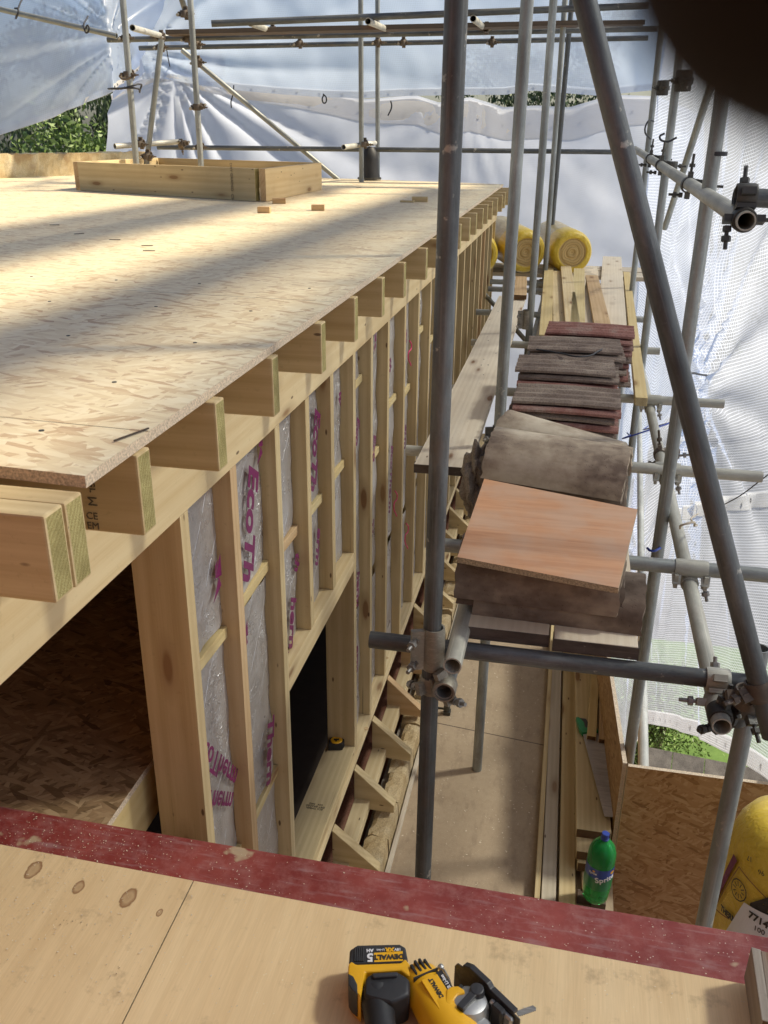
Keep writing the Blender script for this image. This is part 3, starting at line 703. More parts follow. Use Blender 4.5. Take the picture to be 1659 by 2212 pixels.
# yellow kerb at the far left
a0, a1 = at(-60, 387, z=ZD), at(293, 372, z=ZD)
t = empty('masonry_kerb', (a0 + a1) / 2, 'rough yellowish masonry kerb along the far left edge of the roof', 'kerb')
M, L = frame(a0 + V((0, .12, .11)), a1 + V((0, .12, .11))); mb = MB(); n = 40; vs = []
for i in range(n + 1):
    for sy_, sz_ in ((-1, -1), (-1, .3), (-1, 1), (1, 1), (1, -1)):
        vs.append((L * i / n, sy_ * .11 + random.uniform(-.012, .012), sz_ * .115 + random.uniform(-.012, .012)))
mb.add(vs, [(5 * i + a, 5 * i + (a + 1) % 5, 5 * i + 5 + (a + 1) % 5, 5 * i + 5 + a) for i in range(n) for a in range(5)] + [(4, 3, 2, 1, 0), tuple(5 * n + q for q in range(5))])
mb.build('stone', M_['stone'], t, M, bevel=0)

# ------------------------------------------------------------------ scaffold
TG = 'scaffold tubes'
def tube(p0, p1, lab, mat='galv', r=.0242, name='scaffold_tube'):
    M, L = frame(p0, p1); mb = MB(); n = 26; ri = r - .004
    ang = [2 * math.pi * i / n for i in range(n)]
    vs = [(x, q * math.cos(a), q * math.sin(a)) for (x, q) in ((0, r), (L, r), (0, ri), (L, ri)) for a in ang]
    fs = []
    for i in range(n):
        j = (i + 1) % n
        fs += [(i, j, n + j, n + i), (2 * n + j, 2 * n + i, 3 * n + i, 3 * n + j), (j, i, 2 * n + i, 2 * n + j), (n + i, n + j, 3 * n + j, 3 * n + i)]
    mb.add(vs, fs)
    me = mb.mesh(name, True, angle=.9)
    o = link(name, me, M_[mat], M); return tag(o, lab, 'scaffold tube', TG)
V1x, V1y = -.282, 2.07
post_top, post_foot = at(986, 0, y=2.045), at(917, 1800, y=2.045); V1x, V1y = -.283, 2.045
tube(post_top + (post_top - post_foot) * .7, post_foot + (post_foot - post_top) * .3, 'nearest dark upright tube, crossing the picture from top to bottom', 'galv_dark')
va, vb = at(1140, -20, y=3.88), at(1030, 1662, z=-3.0); va.x = (va.x + vb.x * 0 + va.x) / 2
tube(vb + V((0, 0, -.05)), at(1139, 0, y=vb.y) + (at(1139, 0, y=vb.y) - vb).normalized() * .6, 'galvanised upright right of the big dark upright, standing in a hole in the floor', 'galv')
for px0, px1, yy, lab, mt in ((1195.6, 1146, 6.25, 'galvanised upright, third in the inner row', 'galv'), (1217, 1181, 9.0, 'galvanised upright, fourth in the inner row', 'galv'), (1231, 1188, 9.75, 'darker thin upright immediately right of the fourth inner upright', 'galv_dark')):
    a = at(px0, 0 if yy < 7 else 50, y=yy); b = at(px1, 678 if yy < 7 else 540, y=yy); d = (a - b).normalized()
    tube(b - d * 1.9, a + d * .9, lab, mt)
r1 = at(1515, 553, y=3.35); r2 = at(1418, 553, y=5.95); r3 = at(1395, 400, y=8.3); r0 = at(1580, 1659, y=2.16)
tube((r1.x, r1.y, -7.4), at(1564, 175, y=3.35) + V((0, 0, .9)), 'upright tube nearest on the outer row, right of the raking tube', 'galv')
tube((r2.x, r2.y, -7.4), at(1464, 150, y=5.95) + V((0, 0, .9)), 'second upright of the outer row, behind the handrail joint', 'galv')
tube((r3.x, r3.y, -7.4), at(1424, 100, y=8.3) + V((0, 0, .9)), 'farthest upright of the outer row at the corner of the sheets', 'galv')
tube((r0.x, r0.y, -7.4), (r0.x + .012, r0.y, -1.22), 'upright at the lower right in front of the orange osb panel', 'galv')
tube(at(1245, -70, y=2.17), at(1668, 1590, y=1.93), 'large raking tube leaning across the right half of the picture', 'galv_dark')
tube(at(1563, 100, x=.74), at(1436, 492, x=.73), 'sloping brace between the second and first outer uprights', 'galv')
tube(at(1612, 478, x=.42), at(1372, 322, x=.42), 'pale handrail tube running away on the outer side', 'galv_mid')
q = at(1585, 425, y=2.66); tube(q, q + V((.9, .02, -.03)), 'short cross tube above the open end of the handrail at the right edge', 'galv_dark')
L0 = at(1567, 1571, z=-1.36)
tube((.468, L0.y, -1.36), (.505, 10.4, -1.36), 'outer ledger tube carrying the cross tubes beside the tiles', 'galv_mid')
tube((-.236, 1.99, -1.360), (-.23, 10.2, -1.36), 'lower of the two open ended tubes beside the big dark upright', 'galv')
tube((-.2145, 1.965, -1.2615), (-.205, 3.9, -1.2615), 'upper of the two open ended tubes beside the big dark upright', 'galv_mid')
lw = at(1390, 1665, z=-2.63); lw2 = at(1379, 700, z=-2.63)
tube(lw - (lw2 - lw).normalized() * .08, lw + (lw2 - lw) * .8, 'yellowed pale tube running low behind the ledger', 'galv_light')
def pr(ya, lab, xl, xr, mt='galv', sk=0.0, z=-1.3105): return tube((xl, ya, z), (xr, ya + sk, z), lab, mt)
pr(2.128, 'cross tube under the near ends of the boards carrying the ridge tiles', -.468, .56, 'galv_dark')
pr(2.80, 'cross tube level with the orange plywood offcut', -.40, .92, 'galv')
pr(3.77, 'cross tube passing under the second pair of ridge tiles', -.665, .86, 'galv_mid')
pr(4.88, 'cross tube whose coupler holds the end of the yellow batten', -.62, .86, 'galv_mid', .03)
pr(6.13, 'cross tube behind the farthest stack of tiles', -.64, .62, 'galv_mid', .03)
pr(7.30, 'cross tube under the fanned timbers, second from the tiles', -.735, .63, 'galv')
pr(8.52, 'cross tube under the far end of the fanned timbers', -.755, .55, 'galv')
pr(8.98, 'cross tube just in front of the insulation rolls', -.84, .56, 'galv')
tube(at(1040, 610, y=9.0) + V((-.1, .1, .0)), at(1175, 780, y=7.0), 'thin diagonal brace seen below the left hand board', 'galv', .02)
# back frame
tube(at(262, -40, y=7.2), at(300, 420, y=7.2), 'upright standing left of the leaning tube behind the roof', 'galv')
tube(at(349, 85, y=8.2), at(312, 390, y=8.2), 'leaning rust streaked tube behind the kerb at the back left', 'galv')
tube(at(409, -30, y=7.7), at(437, 400, y=7.7), 'upright behind the left half of the timber upstand', 'galv')
tube(at(779, -40, y=9.3), at(782, 640, y=9.3), 'left one of the pair of uprights at the middle of the back', 'galv')
tube(at(815.5, -40, y=10.2), at(816, 600, y=10.2), 'right one of the pair of uprights at the middle of the back', 'galv')
tube(at(393, 108, y=9.6), at(735, 392, y=9.9), 'long diagonal brace sloping down to the right behind the roof', 'galv')
tube(at(340, 318, y=9.5), at(1382, 329, y=10.2), 'long guard rail across the back below the sheet', 'galv_dark')
tube(at(248, 316, y=8.0), at(388, 306, y=8.6), 'short pale tube end at the left of the back guard rail', 'galv_light')
tube(at(742, 318, y=8.9), at(810, 309, y=9.9), 'short pale tube end clamped to the pair of back uprights', 'galv_light')
tube(at(232, 86, y=8.6), at(1420, 62, y=9.4), 'middle one of the three long horizontal tubes across the top', 'galv_dark')
tube(at(301, 104, y=9.9), at(1400, 82, y=10.3), 'lowest of the three long horizontal tubes across the top', 'galv_dark')
tube(at(457, 51, y=7.3), at(1400, 12, y=8.2), 'thick topmost horizontal tube across the top', 'galv_dark')
tube(at(-60, 6, y=8.4), at(252, 78, y=8.4), 'sloping tube holding up the sheet at the top left corner', 'galv')
tube(at(385, -25, y=7.9), at(400, 22, y=8.1), 'short leaning tube end at the top edge beside an upright', 'galv_dark')
for k, (a, b) in enumerate((((286, 60), (372, 84)), ((541, 50), (590, 68)), ((795, 46), (842, 66)), ((1022, 40), (1046, 60)))):
    tube(at(*a, y=7.4), at(*b, y=9.3), ['leftmost of the short tube ends poking towards the camera at the top', 'second short tube end poking towards the camera at the top', 'third short tube end poking towards the camera at the top, by the pair of uprights', 'rightmost short tube end poking towards the camera at the top'][k], 'galv_light' if k == 0 else 'galv_mid')
tag(timber('scaffold_board', at(365, 72, y=8.5), at(1250, 52, y=9.0), .225, .038, [M_['timber_brown'], M_['end_brown']]), 'dark brown scaffold board lying among the top horizontal tubes', 'scaffold board')
p = at(1045, 47, y=9.6); tag(timber('scaffold_board', at(560, 66, y=9.6), at(1390, 50, y=9.9), .225, .038, [M_['timber_brown'], M_['end_brown']]), 'second dark scaffold board behind the first among the top tubes', 'scaffold board')
# lamp between the back uprights
p = at(798, 383, y=9.75); t = empty('hooded_lamp', p, 'black hooded work lamp between the pair of back uprights', 'work lamp')
mb = MB(); mb.lathe([(.0, .30), (.05, .29), (.085, .24), (.095, .17), (.1, .05), (.11, .0), (.0, .0)], Matrix.Translation(p), 20); mb.build('hood', M_['black'], t, smooth=True)
mb = MB(); mb.lathe([(.03, -.02), (.125, -.02), (.125, .0), (.03, .0)], Matrix.Translation(p), 20); mb.build('rim', M_['fit_dark'], t)

# couplers
CG = 'scaffold couplers'
def band(mb, p, ax, r=.0285, w_=.05, mi=0):
    M, _ = frame(V(p) - V(ax).normalized() * w_ / 2, V(p) + V(ax).normalized() * w_ / 2)
    n = 22; ro = r + .003; ri = r - .0035
    ang = [2 * math.pi * i / n for i in range(n)]
    vs = []
    for (x, q) in ((0, ro - .002), (w_ * .12, ro), (w_ * .88, ro), (w_, ro - .002), (w_, ri), (0, ri)):
        vs += [M @ V((x, q * math.cos(a), q * math.sin(a))) for a in ang]
    fs = [(k * n + i, k * n + (i + 1) % n, ((k + 1) % 6) * n + (i + 1) % n, ((k + 1) % 6) * n + i) for k in range(6) for i in range(n)]
    mb.add(vs, fs, mi)
def bolt(p, d, L, parent, mt='bolt'):
    d = V(d).normalized(); mb = MB(); p = V(p)
    mb.cyl(p, p + d * L, .0055, n=10); mb.cyl(p + d * (L * .35), p + d * (L * .35 + .013), .0125, n=6); mb.cyl(p - d * .008, p + d * .006, .011, n=6)
    mb.build('bolt', M_[mt], parent, smooth=True)
def coupler(pa, a, pb, b, lab, mt='fit', wd=.052, side=1, bl_=.055):
    if mt == 'fit' and pa[1] > 6:
        mt = 'rust'
    assert lab
    pa, pb, a, b = V(pa), V(pb), V(a).normalized(), V(b).normalized()
    t = empty('scaffold_coupler', (pa + pb) / 2, lab, 'scaffold coupler', CG)
    mb = MB(); band(mb, pa, a, w_=wd); band(mb, pb, b, w_=wd)
    d = (pb - pa); dn = d.normalized() if d.length > .01 else a.cross(b).normalized()
    sa, sb = a.cross(dn).normalized(), b.cross(dn).normalized()
    M = basis((pa + pb) / 2, sa, dn); mb.box((-.024, -.006, -.024), (.024, .006, .024), M)
    for pc, s_, ax_ in ((pa, sa, a), (pb, sb, b)):
        for q in (-1, 1):
            Mx = basis(pc + s_ * q * .037, s_, dn); mb.box((-.014, -.009, -.017), (.013, .009, .017), Mx)
    mb.build('body', M_[mt], t, smooth=True, angle=.5)
    bolt(pa + sa * side * .038 - dn * .026, dn * 1.0 if False else -dn, bl_ * .6, t, 'bolt' if mt != 'fit_dark' else 'fit_dark')
    bolt(pb - sb * side * .038 + dn * .02, dn, bl_ * .8, t, 'bolt' if mt != 'fit_dark' else 'fit_dark')
    bolt(pa - sa * side * .04, -sa * side, bl_, t, 'rust' if mt == 'rust' else ('fit_dark' if mt == 'fit_dark' else 'bolt'))
    return t
X, Y, Z = V((1, 0, 0)), V((0, 1, 0)), V((0, 0, 1))
# sleeve coupler on the nearest upright
def sleeve(p, lab, h=.125, mt='fit'):
    t = empty('sleeve_coupler', p, lab, 'sleeve coupler', CG); p = V(p); mb = MB()
    band(mb, p, Z, r=.0275, w_=h); mb.box((-.062, -.012, -h / 2 + .004), (-.024, .004, h / 2 - .004), Matrix.Translation(p) @ Matrix.Rotation(.35, 4, 'Z'))
    mb.build('body', M_[mt], t, smooth=True, angle=.5)
    for dz in (-.038, .030): bolt(p + V((-.045, -.022, dz)), (-.25, -1, -.1), .05, t)
sx = V1x + .004
sleeve((V1x + .007, V1y, -1.262), 'rusty sleeve coupler with two bolts on the nearest dark upright')
coupler((V1x + .006, V1y, -1.375), Z, (-.236, V1y - .035, -1.36), Y, 'double coupler joining the nearest dark upright to the open ended tubes', 'fit', .05, -1)
vq = lambda z: vb + (va - vb) * 0 + V((0, 0, z - vb.z))
u2 = (at(1139, 0, y=vb.y) - vb); u2p = lambda z: vb + u2 * ((z - vb.z) / u2.z)
sleeve(u2p(-1.23), 'dark sleeve on the second upright where it passes the left board', .15, 'fit_dark')
p = at(1137, 690, y=6.25); sleeve(p, 'sleeve coupler with two bolts on the third inner upright above the tiles', .13)
p = at(1170, 620, y=9.0); sleeve(p, 'sleeve coupler on the fourth inner upright behind the yellow insulation', .15)
lz = lambda y: V((.468 + (y - L0.y) * .0045, y, -1.36))
for k, (yy, lab, mt) in enumerate(((2.80, 'dusty putlog coupler where the ledger meets the cross tube level with the plywood offcut', 'galv_mid'), (3.78, 'dusty putlog coupler on the ledger beside the second pair of ridge tiles', 'galv_mid'), (4.90, 'putlog coupler on the ledger under the end of the yellow batten', 'galv_mid'))):
    p = lz(yy); t = empty('putlog_coupler', p, lab, 'scaffold coupler', CG); mb = MB()
    c_ = V((p.x, yy, -1.3105)); band(mb, c_, X, r=.0265, w_=.105); band(mb, p + V((0, .0, 0)), Y, r=.0265, w_=.05)
    for q in (-1, 1): mb.box((q * .047 - .006, -.04, -.03), (q * .047 + .006, -.02, .018), Matrix.Translation(p + V((0, 0, .02))))
    for q in (-1, 1): mb.prism([(-.012, -.052), (.012, -.052), (.016, -.01), (-.016, -.01)], -.004, .004, basis(c_ + V((q * .046, -.01, -.002)), (1, 0, 0), (0, .6, .8)))
    mb.build('body', M_[mt], t, smooth=True, angle=.5)
    bolt(p + V((.045, -.03, .0)), (.3, -.2, -1), .05, t)
coupler(lz(2.09), Y, (.468, 2.128, -1.3105), X, 'curved saddle coupler at the near end of the ledger below the cross tube', 'galv_mid', .06)
coupler(lz(2.16) + V((0, -.12, 0)), Y, (.535, 2.09, -1.37), Z, 'big coupler at the near end of the ledger beside the raking tube', 'fit_dark', .05)
p = at(1640, 1490, y=1.95); coupler(p, (at(1668, 1590, y=1.93) - at(1245, -70, y=2.17)), p + V((-.01, .055, -.06)), Z, 'rusty swivel coupler at the foot of the raking tube', 'rust', .05)
p = at(1617, 1525, y=2.05); coupler(p, X + Z * .4, p + V((-.02, .03, -.05)), Z, 'coupler just below the raking tube on the lower right upright', 'fit_dark', .045)
p = at(1462, 968, x=.47); coupler(lz(4.12), Y, (r1.x, 3.35 + .0, -1.0) if False else lz(4.12) + V((.055, .0, .01)), Z, 'rusty swivel coupler with long bolts on the ledger below the yellow batten', 'rust', .045, 1, .08)
hx = lambda px, py: at(px, py, x=.42)
for (px, py, ppx, ppy, yy, lab) in ((1405, 343, 1432, 345, 5.95, 'coupler at the far end of the handrail'), (1428, 357, 1448, 372, 5.95, 'coupler pair joining the handrail to the second outer upright'), (1488, 400, 1540, 402, 3.35, 'long bolted coupler joining the handrail to the nearest outer upright')):
    p = hx(px, py); coupler(p, (hx(1612, 478) - hx(1372, 322)), p + V((.055, 0, -.002)), Z, lab, 'fit_dark', .045, -1, .075)
p = hx(1606, 474); coupler(p, (hx(1612, 478) - hx(1372, 322)), V((p.x + .0, p.y + .02, p.z + .056)), X, 'large dark coupler around the open end of the handrail', 'fit_dark', .05, 1, .085)
for (px, py, yy, lab, pa, ax) in ((275, 162, 7.2, 'hook shaped clip on the back left upright', Z, X), (405, 85, 8.6, 'coupler where the second back upright meets the middle top tube', Z, X), (423, 96, 8.8, 'coupler hanging under the middle top tube beside the second back upright', Z, X), (345, 80, 8.6, 'coupler holding the leftmost short tube end to the top tubes', Y, X), (345, 102, 9.0, 'coupler at the head of the leaning back tube', Z, X), (586, 66, 8.9, 'coupler holding the second short tube end', Y, X), (645, 95, 9.9, 'small coupler hanging under the lowest top tube', Z, X), (815, 92, 9.9, 'coupler on the right upright of the back pair at the top tubes', Z, X), (270, 82, 8.6, 'rusty coupler where the left back upright meets the middle top tube', Z, X),
        (425, 135, 8.6, 'coupler at the head of the long diagonal brace', Z, X), (430, 318, 9.0, 'pale coupler on the guard rail at the second back upright', Z, X), (300, 312, 7.9, 'coupler on the short pale tube at the left back upright', Z, X), (316, 338, 8.0, 'low coupler beside the kerb at the foot of the leaning tube', Z, X), (392, 312, 8.6, 'coupler at the end of the short pale tube on the guard rail', X, Z), (786, 312, 9.3, 'coupler on the left upright of the back pair at the guard rail', Z, X), (425, 232, 7.7, 'yellowed sleeve clamp halfway up the second back upright', Z, Z), (1050, 62, 9.0, 'coupler holding the rightmost short tube end', Y, X), (870, 93, 9.9, 'small coupler under the lowest top tube right of the back pair', Z, X), (1062, 92, 9.9, 'small coupler under the lowest top tube near the big dark upright', Z, X), (397, 30, 7.9, 'dark coupler at the top edge of the second back upright', Z, X)):
    p = at(px, py, y=yy); coupler(p, pa, p + V((.0, .05, .012)), ax, lab, 'rust' if 'rusty' in lab or 'yellowed' in lab else 'fit', .05)
for (px, py, yy, lab) in ((1427, 190, 8.2, 'dark coupler plate high on the farthest outer upright'), (1470, 175, 5.9, 'dark coupler plate high on the second outer upright')):
    p = at(px, py, y=yy); coupler(p, Z, p + V((.03, -.03, 0)), Z, lab, 'fit_dark', .11)

# ------------------------------------------------------------------ scaffold boards and their load
BZ = -1.245
def sboard(p0, p1, lab, wd=.222, mt='timber_dusty', bandm=True, th=.038):
    p0, p1 = V(p0), V(p1); t = empty('scaffold_board', p0, lab, 'scaffold board', 'scaffold boards on the working lift')
    dn = V((0, 0, -th / 2)); timber('plank', p0 + dn, p1 + dn, wd, th, [M_[mt], M_['end_brown']], t, rough=.0008)
    if bandm:
        M, L = frame(p0, p1); mb = MB(); mb.box((-.0025, -wd / 2 - .001, -th), (-.0005, wd / 2 + .001, -.001), M)
        for s_ in (-1, 1): mb.box((-.0025, s_ * (wd / 2 + .0015) - .0008, -th), (.035, s_ * (wd / 2 + .0015) + .0008, .0006), M)
        mb.build('end_band', M_['band'], t)
sboard((-.087, 2.150, BZ), (-.095, 6.0, BZ), 'left one of two dusty boards under the ridge tiles')
sboard((.149, 2.135, BZ), (.15, 6.0, BZ - .001), 'right one of two dusty boards under the ridge tiles')
sboard((-.09, 6.06, BZ), (-.09, 9.9, BZ), 'board continuing behind the tiles on the inner side', bandm=False)
sboard((.145, 6.06, BZ), (.145, 9.9, BZ), 'board continuing behind the tiles on the outer side', bandm=False)
a, b = at(953, 1007, z=BZ), at(1104, 640, z=BZ); a.x = -.455; a.y = 3.42
sboard(a, V((-.478, 7.75, BZ)), 'long white dusty board left of the tiles beside the stud wall', .225)
a, b = at(1124, 637, z=-1.20), at(1126, 597, z=-1.20); sboard(a, b, 'short board on top of the long left board by the insulation rolls', .105, 'timber_warm', False)
sboard(V((-.9, 9.35, BZ)) , V((.75, 9.35, BZ)), 'board laid crosswise under the yellow insulation rolls', .34, 'timber_grey', False)
sboard(V((-.9, 9.75, BZ)) , V((.75, 9.75, BZ)), 'second crosswise board behind the first under the insulation rolls', .34, 'timber_grey', False)
# fanned timbers
FG = 'timbers fanned out behind the tiles'
for k, (a, b, wd, mt, zz, lab) in enumerate((((1179, 712), (1187, 553), .085, 'timber_yellow', -1.20, 'long yellow timber at the left of the fan beside the upright'),
        ((1210, 708), (1203, 588), .095, 'timber_pale', -1.21, 'pale timber second from the left in the fan'),
        ((1238, 709), (1222, 575), .10, 'timber_pale', -1.17, 'pale timber at the middle of the fan leaning left'),
        ((1247, 709), (1251, 583), .10, 'timber_yellow', -1.17, 'pale straight timber at the middle of the fan'),
        ((1262, 712), (1278, 610), .10, 'timber_grey', -1.205, 'grey timber half hidden below the middle of the fan'),
        ((1303, 713), (1278, 598), .11, 'timber_warm', -1.165, 'pinkish timber at the right of the fan'),
        ((1322, 722), (1322, 556), .20, 'timber_dusty', -1.225, 'wide cracked grey board at the right of the fan'))):
    p0, p1 = at(*a, z=zz), at(*b, z=zz); d = (p0 - p1).normalized()
    tag(timber('loose_timber', p0 + d * .25 if k not in (6,) else p0 + d * .1, p1, wd, .03 if k != 6 else .02, [M_[mt], M_['end_pale']]), lab, 'timber', FG)
pa, pb = at(1385, 868, z=-1.262), at(1353, 592, z=-1.262)
tag(timber('yellow_batten', pa + V((0, 0, .0)), pb, .062, .045, [M_['timber_yellow'], M_['end_pale']]), 'long yellow batten lying over the cross tubes right of the tiles', 'batten')
# rib tiles
def rtile(name='roof_tile'):
    mb = MB(); prof = []; W = .33; n = 44
    def zt(u):
        q = (u * 4) % 1.0
        return .016 + (.013 if .12 < q < .38 else (.0065 if (.08 < q <= .12 or .38 <= q < .42) else 0))
    top = [(W * i / n, zt(i / n) * .85) for i in range(n + 1)]
    bot = [(W * i / n, zt(i / n) * .85 - .0105) for i in range(n, -1, -1)]
    pts = top + bot; m = len(pts); segs = 10
    vs = [(.415 * j / segs - .2075, p[0], p[1] + random.uniform(-.0008, .0008) + .004 * math.sin(math.pi * j / segs)) for j in range(segs + 1) for p in pts]
    fs = [(j * m + i, j * m + (i + 1) % m, (j + 1) * m + (i + 1) % m, (j + 1) * m + i) for j in range(segs) for i in range(m)]
    mb.add(vs, fs)
    k1, k2 = 0, segs * m
    for i in range(n): mb.add([vs[k1 + i], vs[k1 + i + 1], vs[k1 + m - 2 - i], vs[k1 + m - 1 - i]], [(0, 1, 2, 3)]); mb.add([vs[k2 + i], vs[k2 + i + 1], vs[k2 + m - 2 - i], vs[k2 + m - 1 - i]], [(3, 2, 1, 0)])
    return mb.mesh(name)
tms = [rtile() for _ in range(3)]
def tstack(cx, y0, n, z0, dz, rot, lab, reds=(), xs=1.0, ts=1.0):
    onm = ['lowest', 'second from the bottom', 'third from the bottom', 'fourth from the bottom', 'fifth from the bottom', 'sixth from the bottom', 'seventh from the bottom', 'eighth from the bottom', 'ninth from the bottom']
    for k in range(n):
        top = k == n - 1
        me = tms[k % 3].copy(); me.materials.append(M_['tileB' if k in reds else 'tileA'])
        a = rot + random.uniform(-.04, .04)
        M = Matrix.Translation((cx + random.uniform(-.028, .028), y0 + (k - n / 2) * .016 + random.uniform(-.018, .018), z0 + k * dz)) @ Matrix.Rotation(a, 4, 'Z') @ Matrix.Rotation(random.uniform(-.012, .012) + .0, 4, 'Y') @ Matrix.Diagonal((xs, 1, ts, 1))
        o = link('roof_tile', me, [], M)
        tag(o, 'ribbed concrete roof tile, ' + ('topmost' if top else onm[k]) + ' in ' + lab, 'roof tile', 'ribbed roof tiles stacked on the boards')
tstack(.012, 3.84, 6, BZ, .031, -.02, 'the nearest stack behind the ridge tiles', (2, 4), 1.13, 1.0)
tstack(.02, 4.15, 8, BZ, .031, .0, 'the second stack behind the ridge tiles', (1, 5), 1.12, 1.0)
tstack(.045, 4.47, 9, BZ, .031, .03, 'the third stack behind the ridge tiles', (3,), 1.13, 1.0)
tstack(.115, 4.92, 9, BZ, .030, -.05, 'the farthest red topped stack', (1, 3, 5, 6, 7, 8), 1.15, 1.0)
# cord with hook on the tiles
def cord(name, pts, r, mt, lab, cat='cord', group=None):
    cu = bpy.data.curves.new(name, 'CURVE'); cu.dimensions = '3D'; cu.bevel_depth = r; cu.bevel_resolution = 2; cu.resolution_u = 5
    sp = cu.splines.new('BEZIER'); sp.bezier_points.add(len(pts) - 1)
    for bp, p in zip(sp.bezier_points, pts): bp.co = p; bp.handle_left_type = bp.handle_right_type = 'AUTO'
    o = bpy.data.objects.new(name, cu); COL.objects.link(o); bpy.context.view_layer.update()
    me = bpy.data.meshes.new_from_object(o); bpy.data.objects.remove(o); me.materials.clear()
    for p in me.polygons: p.use_smooth = True
    return tag(link(name, me, M_[mt]), lab, cat, group)
zt_ = -.985
cord('bungee_cord', [at(1145, 753, z=zt_), at(1175, 757, z=zt_), at(1215, 764, z=zt_), at(1245, 770, z=zt_), at(1275, 768, z=zt_), at(1290, 760, z=zt_ + .01), at(1302, 754, z=zt_ + .012)], .0045, 'cord', 'dark bungee cord with a toggle lying over the red topped tile stack', 'cord')
# ridge tiles: half cylinders, axis along X
def ridge(c, L, r, rot, mt, lab, tilt=0, th=.014, broken=False):
    mb = MB(); n = 22; m = 16; vs = []
    for j in range(m + 1):
        for s_, rr in ((0, r), (1, r - th)):
            for i in range(n + 1):
                a = math.pi * (i / n) ; a = -.02 + (math.pi + .04) * i / n
                x = -L / 2 + L * j / m + (random.uniform(-.004, .004) if j in (0, m) else 0)
                e = random.uniform(-.0006, .0006)
                vs.append((x, (rr + e) * math.cos(a), (rr + e) * math.sin(a) * 1.0))
    w_ = 2 * (n + 1); fs = []
    for j in range(m):
        for i in range(n):
            fs.append((j * w_ + i, j * w_ + i + 1, (j + 1) * w_ + i + 1, (j + 1) * w_ + i))
            o_ = n + 1; fs.append((j * w_ + o_ + i + 1, j * w_ + o_ + i, (j + 1) * w_ + o_ + i, (j + 1) * w_ + o_ + i + 1))
        for i in (0, n): fs.append((j * w_ + i, (j + 1) * w_ + i, (j + 1) * w_ + n + 1 + i, j * w_ + n + 1 + i))
    for j in (0, m):
        for i in range(n): fs.append((j * w_ + i, j * w_ + i + 1, j * w_ + n + 2 + i, j * w_ + n + 1 + i))
    mb.add(vs, fs)
    M = Matrix.Translation(c) @ Matrix.Rotation(rot, 4, 'Z') @ Matrix.Rotation(tilt, 4, 'Y')
    return tag(mb.build('ridge_tile', M_[mt], None, M, smooth=True, angle=.9), lab, 'ridge tile', 'half round ridge tiles on the boards')
ridge((.045, 2.325, BZ + .001), .46, .118, -.04, 'ridge_dark', 'half round ridge tile at the bottom, sticking out to the right under the plywood offcut')
ridge((-.010, 2.345, BZ + .026), .455, .124, -.03, 'ridge_dark', 'half round ridge tile, middle one under the near edge of the plywood offcut')
ridge((-.018, 2.338, BZ + .050), .45, .130, -.035, 'ridge_dark', 'dark half round ridge tile, topmost under the near edge of the plywood offcut')
ridge((.0, 2.72, BZ + .001), .45, .120, -.02, 'ridge_dark', 'half round ridge tile hidden under the far edge of the plywood offcut')
ridge((.0, 2.72, BZ + .028), .45, .126, -.02, 'ridge', 'upper half round ridge tile under the far edge of the plywood offcut')
ridge((.010, 3.00, BZ + .150), .475, .138, -.16, 'ridge', 'broad dusty half round ridge tile behind the plywood offcut', tilt=.035)
ridge((.03, 3.02, BZ + .001), .45, .124, -.05, 'ridge_dark', 'lowest ridge tile nested below the broad dusty one behind the offcut')
for q in (1, 2, 3, 4):
    ridge((.03 - .004 * q, 3.02, BZ + .001 + .029 * q), .45, .126 + .002 * q, -.05 - .01 * q, 'ridge_dark', ['', 'second ridge tile up', 'third ridge tile up', 'fourth ridge tile up', 'fifth ridge tile up'][q] + ' in the nested pile under the broad dusty one')
ridge((.005, 3.31, BZ + .104), .47, .134, -.36, 'ridge', 'slanted half round ridge tile between the dusty one and the flat tiles', tilt=.10)
ridge((.03, 3.36, BZ + .001), .44, .124, -.12, 'ridge_dark', 'lowest ridge tile under the slanted one by the flat tiles')
for q in (1, 2):
    ridge((.02, 3.345, BZ + .001 + .029 * q), .45, .126 + .002 * q, -.20 - .05 * q, 'ridge_dark', ['', 'second ridge tile up', 'third ridge tile up', 'fourth ridge tile up'][q] + ' in the nested pile under the slanted one')
# mortar covered lump at the left ends
mb = MB()
bm = bmesh.new(); bmesh.ops.create_icosphere(bm, subdivisions=4, radius=1)
pc = V((-.275, 3.04, BZ + .10))
for v in bm.verts:
    d = v.co.copy(); e = 1 + noise.noise(d * 2.2) * .45 + noise.noise(d * 7) * .16; v.co = V((d.x * .05 * e, d.y * .10 * e, d.z * .125 * e)) + pc
me = bpy.data.meshes.new('mortar_lump'); bm.to_mesh(me); bm.free()
tag(link('mortar_lump', me, M_['mortar']), 'broken lump of old mortar at the left end of the dusty ridge tiles', 'mortar lump')
# plywood offcut
pts = [at(988, 1203, z=-1.055), at(1336, 1270, z=-1.055), at(1377, 1100, z=-1.06), at(1046, 1034, z=-1.06)]
g = G('orange_plywood'); c = g.coord(False); f = g.noise(g.mapp(c, (3, 42, 1), (0, 0, .12)), 1, 5, .6, .8); f2 = g.noise(c, 6, 4)
col = g.ramp(f, [(.3, (.52, .24, .11)), (.7, (.66, .35, .18))]); col = g.mix(g.math('MULTIPLY', g.ramp(f2, [(.42, 0.0), (.6, 1.0)]), .55), col, (.56, .38, .26)); g.bump(f, .15, .001); M_['oply'] = g.done(col, .55)
tag(poly_panel('plywood_offcut', pts, .017, [M_['oply'], M_['osb_edge']]), 'orange brown plywood offcut lying on top of the ridge tiles', 'plywood offcut')

